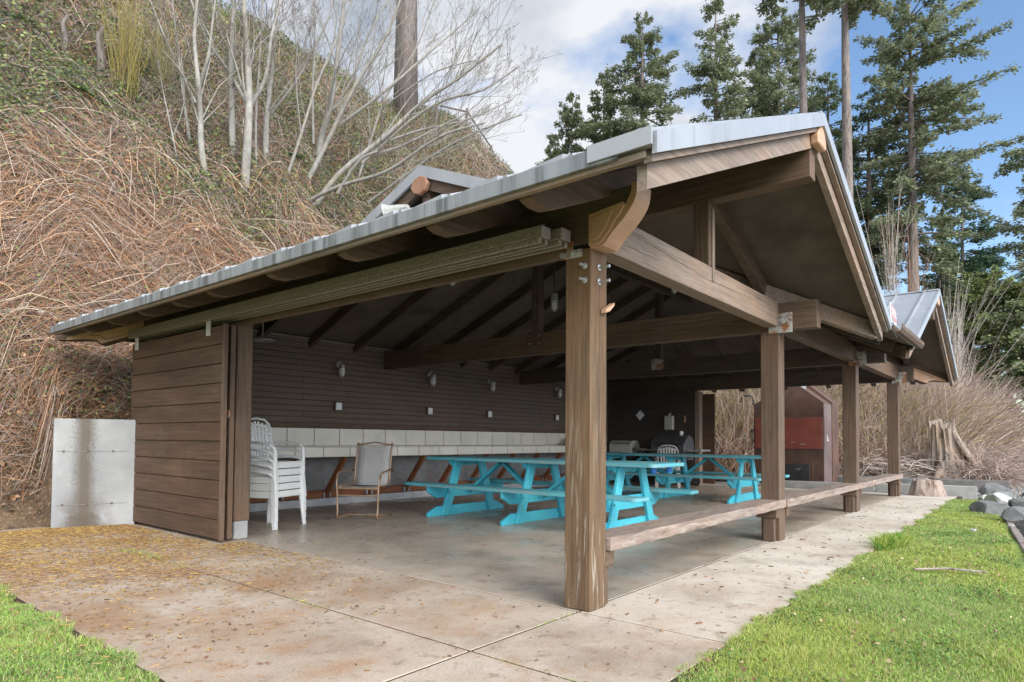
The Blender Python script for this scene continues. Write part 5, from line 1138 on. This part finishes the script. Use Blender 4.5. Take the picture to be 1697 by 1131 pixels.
# bare white-stemmed saplings
def sapling(label, px, py, n, H, d, spread, pal, rad, group): return stem_shrub('bare_sapling', label, px, py, n, H, spread, pal, rad, d, group, 0)
WH = [(.38, .34, .30), (.32, .275, .235), (.42, .38, .34)]
sapling('cluster of pale bare saplings behind the gap between the gables', 1480, 560, 24, 8.0, 30, .14, WH+[(.30, .19, .13)], (.008, .017), 'bare saplings beyond the shelter')
sapling('pale bare saplings arching behind the far gable', 1570, 660, 40, 6.0, 25, .40, WH, (.007, .014), 'bare saplings beyond the shelter')
sapling('reddish bare saplings under the spreading fir', 1515, 600, 26, 8.5, 33, .13, [(.28, .17, .12), (.34, .23, .17)], (.008, .018), 'bare saplings beyond the shelter')
sapling('grey bare saplings at the right, bending towards the cedars', 1590, 700, 40, 5.2, 24, .42, WH, (.008, .018), 'bare saplings beyond the shelter')

# ------------------------------------------------------------------ kerb, stump, log, rocks
MB().box(15.5, 15.62, -.0, 1.9, -.12, .13).box(15.5, 15.62, 1.95, 4.4, -.12, .13)
KB = thing('concrete_kerb', 'low concrete kerb beyond the end of the apron', 'kerb', (15.7, 2.2, 0))
MB().prism([(15.62, 2.75), (15.9, 1.0), (16.05, 1.02), (15.77, 2.77)], -.1, .17, 'z').build('kerb_block', M['kerb'], KB, (15.7, 2.2, 0), bevel=.01)
MB().prism([(15.22, 5.0), (15.60, 2.78), (15.75, 2.80), (15.37, 5.02)], -.1, .15, 'z').build('kerb_block', M['kerb'], KB, (15.7, 2.2, 0), bevel=.01)
o = MB().beam((17.3, 1.85, .10), (17.55, .55, .10), .22, .26).build('squared_timber', wood('dark_timber', 'Y', (.09, .085, .08), (.15, .14, .13), []), bevel=.015); tag(o, 'dark squared timber lying behind the kerb in front of the driftwood stump', 'timber')
o = MB().beam((17.2, 3.9, .12), (17.3, 2.0, .12), .25, .22).build('squared_timber', M['rock'], bevel=.03); tag(o, 'grey squared timber behind the cut log and the kerb', 'timber')
def rough_log(name, label, cat, c, R0, R1, H, mat, tilt=0, n=22, az=0):
    t = thing(name, label, cat, c); vs = []; k = 7
    for i in range(k):
        f = i/(k-1)
        for j in range(n):
            a = 2*math.pi*j/n; r_ = (R0+(R1-R0)*f)*(1+.10*math.sin(3*a+1)+.06*math.sin(7*a+f*2)+.03*math.sin(13*a)); vs.append((r_*math.cos(a)+tilt*f*math.cos(az), r_*math.sin(a)+tilt*f*math.sin(az), H*f+.02*math.sin(5*a)*(i == k-1)))
    fs = [(i*n+j, i*n+(j+1) % n, (i+1)*n+(j+1) % n, (i+1)*n+j) for i in range(k-1) for j in range(n)]+[tuple(range(n-1, -1, -1)), tuple(range((k-1)*n, k*n))]
    MB().add(vs, fs).build('trunk', mat, t, bevel=.01); return t
lg = rough_log('cut_log', 'short weathered log section set on end at the corner of the apron', 'log', (15.02, 1.75, -.05), .27, .20, .36, M['log'])
lg.scale = (1, 1.15, 1)
# driftwood stump with root flares
ST = thing('driftwood_stump', 'large bleached driftwood stump with spreading roots in front of the scrub', 'stump', (20.6, 1.95, 0)); SO = (0, 0, 0)
n = 40; k = 12; vs = []
for i in range(k):
    f = i/(k-1)
    for j in range(n):
        a = 2*math.pi*j/n; flare = (1-f)**2.2; lobe = 1+.9*flare*max(0, math.sin(4*a+.6))+.35*flare*math.sin(9*a)+.09*math.sin(15*a+3*f)+.05*math.sin(23*a)
        r_ = (.36+.33*flare)*lobe; vs.append((r_*math.cos(a)+.10*f, r_*math.sin(a)*1.05+.12*f, 1.62*f+(.16*math.sin(5*a)+.1*math.sin(11*a) if i == k-1 else 0)-.05))
fs = [(i*n+j, i*n+(j+1) % n, (i+1)*n+(j+1) % n, (i+1)*n+j) for i in range(k-1) for j in range(n)]+[tuple(range((k-1)*n, k*n))]
MB().add(vs, fs).build('trunk', M['drift'], ST); ST.scale = (.82, .82, .95)
for a, l, h0, r_ in ((-70, 1.35, .75, .15), (-98, 1.5, .95, .13), (-52, 1.0, .6, .12), (-130, 1.2, .6, .11), (170, 1.0, .55, .12), (-85, 1.15, .6, .17), (-110, 1.2, 1.1, .10), (110, .9, .5, .10), (-62, 1.6, .9, .09)):
    ca, sa = math.cos(R(a)), math.sin(R(a))
    MB().tube([(.22*ca, .22*sa, h0+.3), (.38*ca, .38*sa, h0), ((.35+l*.4)*ca, (.35+l*.4)*sa, h0*.45), ((.3+l*.8)*ca+.05, (.3+l*.8)*sa, .10), ((.3+l)*ca+.1, (.3+l)*sa, .0)], [r_*.9, r_*1.15, r_, r_*.7, r_*.25], 9, flat=.75).build('root', M['drift'], ST)
def rock(label, c, s_, seed, mat=None, sq_=.7):
    rg = random.Random(seed); bm = bmesh.new(); bmesh.ops.create_icosphere(bm, subdivisions=3, radius=1)
    pl = [(Vector((rg.gauss(0, 1), rg.gauss(0, 1), rg.gauss(0, 1))).normalized(), rg.uniform(.5, .82)) for _ in range(12)]
    for v in bm.verts:
        for nrm, dd in pl:
            e = v.co.dot(nrm)-dd
            if e > 0: v.co -= nrm*e
        v.co.x *= s_[0]; v.co.y *= s_[1]; v.co.z *= s_[2]
    bmesh.ops.subdivide_edges(bm, edges=bm.edges[:], cuts=1, use_grid_fill=True)
    for v in bm.verts:
        nn = mnoise.noise_vector(v.co*7+Vector((seed, 0, 0))); v.co += nn*.05*min(s_)
    me = bpy.data.meshes.new('rock'); bm.to_mesh(me); bm.free(); me.materials.append(mat or M['rock']); o = bpy.data.objects.new('rock', me); COL.objects.link(o)
    o.location = c; o.rotation_euler = (0, 0, rg.uniform(0, 3)); return tag(o, label, 'rock', 'rocks along the lawn edging')
rk = [((11.85, .60, .02), (.30, .26, .20), 'dark mossy rock on the lawn edge, left of the faceted one'), ((10.9, .22, .04), (.26, .22, .20), 'faceted grey rock nearest the right edge of the picture'), ((12.2, .10, .06), (.42, .36, .27), 'big flat-topped rock behind the faceted one'),
      ((9.9, .10, -.06), (.22, .18, .14), 'dark low rock near the edging at the right edge'), ((9.2, -.02, -.08), (.18, .16, .12), 'small dark rock by the edging, lowest on the right edge'), ((14.9, .62, .04), (.26, .24, .18), 'grey rock at the far corner of the lawn'),
      ((16.3, .72, .06), (.34, .30, .20), 'broad grey rock just beyond the end of the kerb'), ((13.6, .55, .04), (.26, .22, .18), 'dark rock between the small pale stone and the mossy rock'), ((15.3, -.1, .02), (.46, .38, .20), 'flat grey rock on the edge of the gravel'),
      ((17.8, .0, .02), (.5, .42, .17), 'low rock farther out on the gravel'), ((14.45, .80, .0), (.12, .11, .12), 'small pale stone at the corner of the lawn'), ((16.7, 2.7, .06), (.34, .3, .17), 'grey rock behind the cut log'),
      ((16.9, 3.4, .05), (.30, .3, .18), 'dark rock behind the kerb near the last post'), ((13.4, -.2, .06), (.42, .38, .26), 'grey boulder behind the flat-topped rock'), ((11.5, -.25, .0), (.34, .3, .2), 'grey rock cut by the right edge of the picture')]
for i, (c, s_, lb) in enumerate(rk): rock(lb, c, s_, i+3, M['rockpale'] if 'pale' in lb else None)
# drift branches in the scrub
for i, (lb, a, b2, r_) in enumerate([('long pale driftwood branch lying across the scrub above the stump', at(1500, 733, 21.5), at(1600, 728, 21.5), .045), ('pale branch leaning in the scrub right of the stump', at(1612, 745, 20), at(1690, 792, 19), .03), ('grey branch arching right of the stump', at(1625, 765, 20), at(1625+60, 800, 18), .025),
        ('pale branch behind the third post', at(1430, 712, 19), at(1465, 722, 19), .05), ('thin upright pale stick between the last two posts', at(1437, 740, 18), at(1440, 800, 18), .02), ('thin leaning stick between the last two posts', at(1428, 770, 18), at(1462, 745, 18), .02)]):
    mid = a.lerp(b2, .5)+Vector((0, 0, .15)); o = MB().tube(smooth_path([a-a, mid-a, b2-a]), r_, 7).build('driftwood_branch', M['drift'], smooth=True); o.location = a; tag(o, lb, 'branch')
o = MB().tube([(0, 0, 0), (.25, .03, .012), (.52, .0, 0)], .009, 6).build('stick', M['log']); q = at(1478, 953, 4); o.location = (6.05, .80, .035); o.rotation_euler = (0, 0, R(-62)); tag(o, 'pale stick lying on the right lawn', 'stick')
for i, (x, y, lb) in enumerate([(9.1, .62, 'white wood chip on the lawn, near the apron'), (9.9, .30, 'white wood chip on the lawn, nearer the edging')]):
    o = MB().prism([(-.08, -.02), (.07, -.03), (.09, .01), (-.05, .03)], 0, .015, 'z').build('wood_chip', M['rockpale'], bevel=.003); o.location = (x, y, .04); tag(o, lb, 'wood chip')
o = MB().prism([(-.05, -.04), (.04, -.06), (.07, .02), (.0, .07), (-.06, .03)], 0, .05, 'z').build('white_litter', M['paper'], bevel=.02); o.location = at(68, 521, bank_depth(68, 521)-.25); o.scale = (.9, .7, .9); tag(o, 'scrap of white litter caught on the bank above the retaining wall', 'litter')

# ------------------------------------------------------------------ grass blades and litter
def blades(n, xr, yr, cond, hr, wr, pal, lay=.5):
    x = RNG.uniform(*xr, n); y = RNG.uniform(*yr, n); P = np.stack([x, y, np.full(n, 0.)], -1); m_ = cond(x, y) & inview(P, 160) & (RNG.random(n) < .45+.9*patch(x, y, 3.3, 4.1)); x, y = x[m_], y[m_]; n = len(x)
    h = RNG.uniform(*hr, n)*(.35+.6*patch(x, y, 2.3, .7)+.45*patch(x, y, 7, 1.7)**2); a = RNG.uniform(0, 2*np.pi, n); l = np.abs(RNG.normal(size=n))*lay*1.6; w_ = RNG.uniform(*wr, n); b = RNG.uniform(0, 2*np.pi, n)
    ux, uy = np.cos(b)*w_, np.sin(b)*w_; dx, dy = np.cos(a)*l*h, np.sin(a)*l*h; z0 = np.full(n, -.012)
    p = [np.stack([x-ux, y-uy, z0], -1), np.stack([x+ux, y+uy, z0], -1), np.stack([x+dx*.4+ux*.8, y+dy*.4+uy*.8, z0+h*.6], -1), np.stack([x+dx*.4-ux*.8, y+dy*.4-uy*.8, z0+h*.6], -1),
         np.stack([x+dx+ux*.1, y+dy+uy*.1, z0+h*.95], -1), np.stack([x+dx-ux*.1, y+dy-uy*.1, z0+h*.95], -1)]
    V = np.stack(p, 1).reshape(-1, 3); i6 = np.arange(n)[:, None]*6; Q = np.concatenate([i6+np.array([0, 1, 2, 3]), i6+np.array([3, 2, 4, 5])])
    mo = patch(x, y, 1.6, 3); c = pick(pal, n, .18); moss = np.array([.46, .47, .10]); f = (np.clip((mo-.35)*1.6, 0, .6)*(RNG.random(n) < .7))[:, None]; c = c*(1-f)+moss*f*(.8+.4*RNG.random((n, 1)))
    return V, Q, np.repeat(c, 6, 0)
LAWN = [(.24, .40, .085), (.31, .49, .095), (.18, .32, .07), (.38, .52, .14), (.34, .41, .12), (.42, .40, .21), (.36, .30, .16)]
rc = lambda x, y: (y > edge_y(x)+.06) & (y < 1.28+.03*np.sin(x*7)+.02*np.sin(x*23)) & (x > 2.6+.02*np.sin(y*9))
lc = lambda x, y: (x < 1.22+.03*np.sin(y*6)+.025*np.sin(y*17+1))
parts = [blades(150000, (2.55, 5.5), (-.6, 1.33), rc, (.022, .05), (.0012, .0026), LAWN), blades(70000, (5.5, 9.5), (0, 1.33), rc, (.022, .05), (.002, .004), LAWN), blades(50000, (9.5, 14.4), (.2, 1.33), rc, (.025, .055), (.003, .005), LAWN),
         blades(1600, (7.0, 8.2), (1.05, 1.38), lambda x, y: (x-7.6)**2/.3+(y-1.2)**2/.02 < 1, (.08, .15), (.003, .006), [(.08, .22, .03), (.12, .28, .04)], .9)]
V, Q, T = join(parts); tag(np_mesh('lawn_grass', V, Q, M['blade'], tint=T), 'bright green and mossy yellow grass of the lawn in front of the apron', 'grass', kind='stuff')
parts = [blades(170000, (-1.2, 1.28), (2.3, 6.2), lc, (.022, .05), (.0013, .003), LAWN), blades(16000, (-1.5, 1.25), (6.2, 9), lc, (.03, .06), (.003, .005), LAWN)]
V, Q, T = join(parts); tag(np_mesh('lawn_grass', V, Q, M['blade'], tint=T), 'bright green grass of the lawn patch left of the patio', 'grass', kind='stuff')
# tufts in the joints
parts = [blades(900, (2.30, 2.44), (5.3, 6.6), lambda x, y: RNG.random(len(x)) < patch(x, y, 5), (.02, .05), (.002, .004), LAWN), blades(500, (2.34, 2.40), (3.4, 4.2), lambda x, y: x > 0, (.01, .03), (.0015, .003), LAWN),
         blades(260, (2.6, 3.3), (2.185, 2.215), lambda x, y: x > 2.9, (.01, .03), (.0015, .003), LAWN), blades(500, (2.35, 2.39), (1.4, 2.2), lambda x, y: x > 0, (.008, .02), (.001, .002), LAWN)]
V, Q, T = join(parts); tag(np_mesh('joint_grass', V, Q, M['blade'], tint=T), 'small grass tufts growing in the patio joints', 'grass', kind='stuff')
def worms(n, fx, pal, Lr, rad, z=.004, k=4):
    x, y = fx(n); n = len(x); a = RNG.uniform(0, 2*np.pi, n); L = RNG.uniform(*Lr, n); c = RNG.normal(size=n)*1.2; t = np.linspace(-.5, .5, k)[None]
    an = a[:, None]+c[:, None]*t*1.6; X = x[:, None]+np.cumsum(np.cos(an), 1)*L[:, None]/k; Y = y[:, None]+np.cumsum(np.sin(an), 1)*L[:, None]/k
    P = np.stack([X, Y, np.full_like(X, z)+RNG.uniform(0, .006, (n, 1))], -1); V, Q = stems(P, RNG.uniform(*rad, n)[:, None]*np.ones((1, k))); return V, Q, np.repeat(pick(pal, n, .2), k*3, 0)
YEL = [(.40, .27, .07), (.46, .33, .11), (.33, .20, .06), (.42, .25, .09), (.30, .17, .07)]; BRN = [(.20, .10, .05), (.26, .13, .06), (.13, .07, .04), (.34, .20, .10)]
def dens_w(n):          # thick beside the doors and the retaining wall, thinning towards the camera
    y = 9.0-np.abs(RNG.normal(size=n))*1.9; x = RNG.uniform(1.25, 3.3, n); x = x-.0*y; m_ = (y > 2.5) & (y < 8.7) & ~((x > 3.05) & (y > 6.2)) & (RNG.random(n) < .25+.9*patch(x, y, 2.4, .4)); return x[m_], y[m_]
def dens_u(n): x = RNG.uniform(1.25, 6.5, n); y = RNG.uniform(1.3, 7.5, n); m_ = (x < 3.3) | (RNG.random(n) < .35); return x[m_], y[m_]
def dens_m(n): x = 1.3+np.abs(RNG.normal(size=n))*1.0; y = RNG.uniform(3.0, 6.8, n); m_ = (x < 4.2) & (RNG.random(n) < patch(x, y, 1.9, 2.2)); return x[m_], y[m_]
def dens_a(n): x = RNG.uniform(3.3, 13, n); y = RNG.uniform(1.3, 2.2, n); return x, y
def dens_l(n): x = RNG.uniform(-.6, 1.22, n); y = RNG.uniform(2.8, 6.4, n); return x, y
parts = [worms(24000, dens_w, YEL, (.025, .07), (.0011, .0022), k=5), worms(9000, dens_w, BRN, (.015, .06), (.001, .0024)), worms(1100, dens_m, YEL+BRN, (.02, .06), (.0015, .003)), worms(420, dens_u, BRN, (.01, .04), (.0015, .004)), worms(140, dens_a, BRN, (.015, .07), (.002, .005)), worms(260, dens_l, [(.50, .34, .12), (.42, .22, .08)], (.03, .07), (.0015, .003), .035)]
V, Q, T = join(parts); tag(np_mesh('catkin_litter', V, Q, M['litter'], tint=T), 'yellow catkins and brown needles littering the patio by the sliding doors', 'litter', kind='stuff')
n = 230; x = np.concatenate([RNG.uniform(1.3, 3.3, 130), RNG.uniform(3.4, 12, 100)]); y = np.concatenate([RNG.uniform(1.5, 8.6, 130), RNG.uniform(1.35, 6, 100)]); C = np.stack([x, y, np.full(n, .007)], -1); V, Q = leaves(C, RNG.uniform(.008, .03, n), flat=.12, asp=.7); V[:, 2] = np.clip(V[:, 2], .003, .02)
tag(np_mesh('leaf_fragments', V, Q, M['litter'], tint=np.repeat(pick([(.16, .08, .04), (.10, .06, .04), (.22, .12, .07)], n), 4, 0)), 'scattered brown leaf fragments and cone scales on the concrete', 'litter', kind='stuff')
# pebbles on the strip beyond the edging
n = 9000; x = RNG.uniform(5, 22, n); y = edge_y(x)-.05-np.abs(RNG.normal(size=n))*.9; z = np.full(n, -.11); P = np.stack([x, y, z], -1); P = P[inview(P, 150)]; n = len(P)
o6 = np.array([[1, 0, 0], [0, 1, 0], [-1, 0, 0], [0, -1, 0], [0, 0, .7], [0, 0, -.5]]); f8 = np.array([[0, 1, 4], [1, 2, 4], [2, 3, 4], [3, 0, 4], [1, 0, 5], [2, 1, 5], [3, 2, 5], [0, 3, 5]])
r_ = RNG.uniform(.012, .05, n)[:, None, None]*(1+RNG.normal(size=(n, 6, 1))*.2)
V = (P[:, None]+o6[None]*r_).reshape(-1, 3); Q = (np.arange(n)[:, None, None]*6+f8[None]).reshape(-1, 3)
tag(np_mesh('beach_pebbles', V, Q, M['litter'], tint=np.repeat(pick([(.22, .22, .21), (.32, .31, .29), (.13, .13, .13), (.28, .22, .17)], n), 6, 0)), 'loose pebbles and shells on the strip beyond the lawn edging', 'pebbles', kind='stuff')
# clover, weeds and bits in the turf
def turf_bits(n, xr, yr, cond, sr, pal, zr):
    x = RNG.uniform(*xr, n); y = RNG.uniform(*yr, n); m_ = cond(x, y); P = np.stack([x[m_], y[m_], RNG.uniform(*zr, int(m_.sum()))], -1); P = P[inview(P, 150)]
    V, Q = leaves(P, RNG.uniform(*sr, len(P)), flat=.35, asp=.8); return V, Q, np.repeat(pick(pal, len(P), .2), 4, 0)
pw = lambda c: (lambda x, y: c(x, y) & (RNG.random(len(x)) < (patch(x, y, 3.7, 5)-.45)*2.2))
WEED = [(.10, .20, .05), (.14, .26, .07), (.08, .15, .04)]; DRY = [(.34, .22, .12), (.22, .13, .07), (.44, .34, .2)]
parts = [turf_bits(30000, (2.55, 9), (-.5, 1.3), pw(rc), (.008, .018), WEED, (.008, .028)), turf_bits(16000, (-1.2, 1.25), (2.4, 6.2), pw(lc), (.008, .018), WEED, (.008, .028)),
         turf_bits(1300, (2.55, 12), (-.5, 1.3), rc, (.008, .03), DRY, (.02, .035)), turf_bits(900, (-1.2, 1.25), (2.4, 6.4), lc, (.008, .03), DRY, (.02, .035))]
V, Q, T = join(parts); tag(np_mesh('clover_patches', V, Q, M['blade'], tint=T), 'small clover leaves and dry bits scattered through the turf', 'clover', kind='stuff')
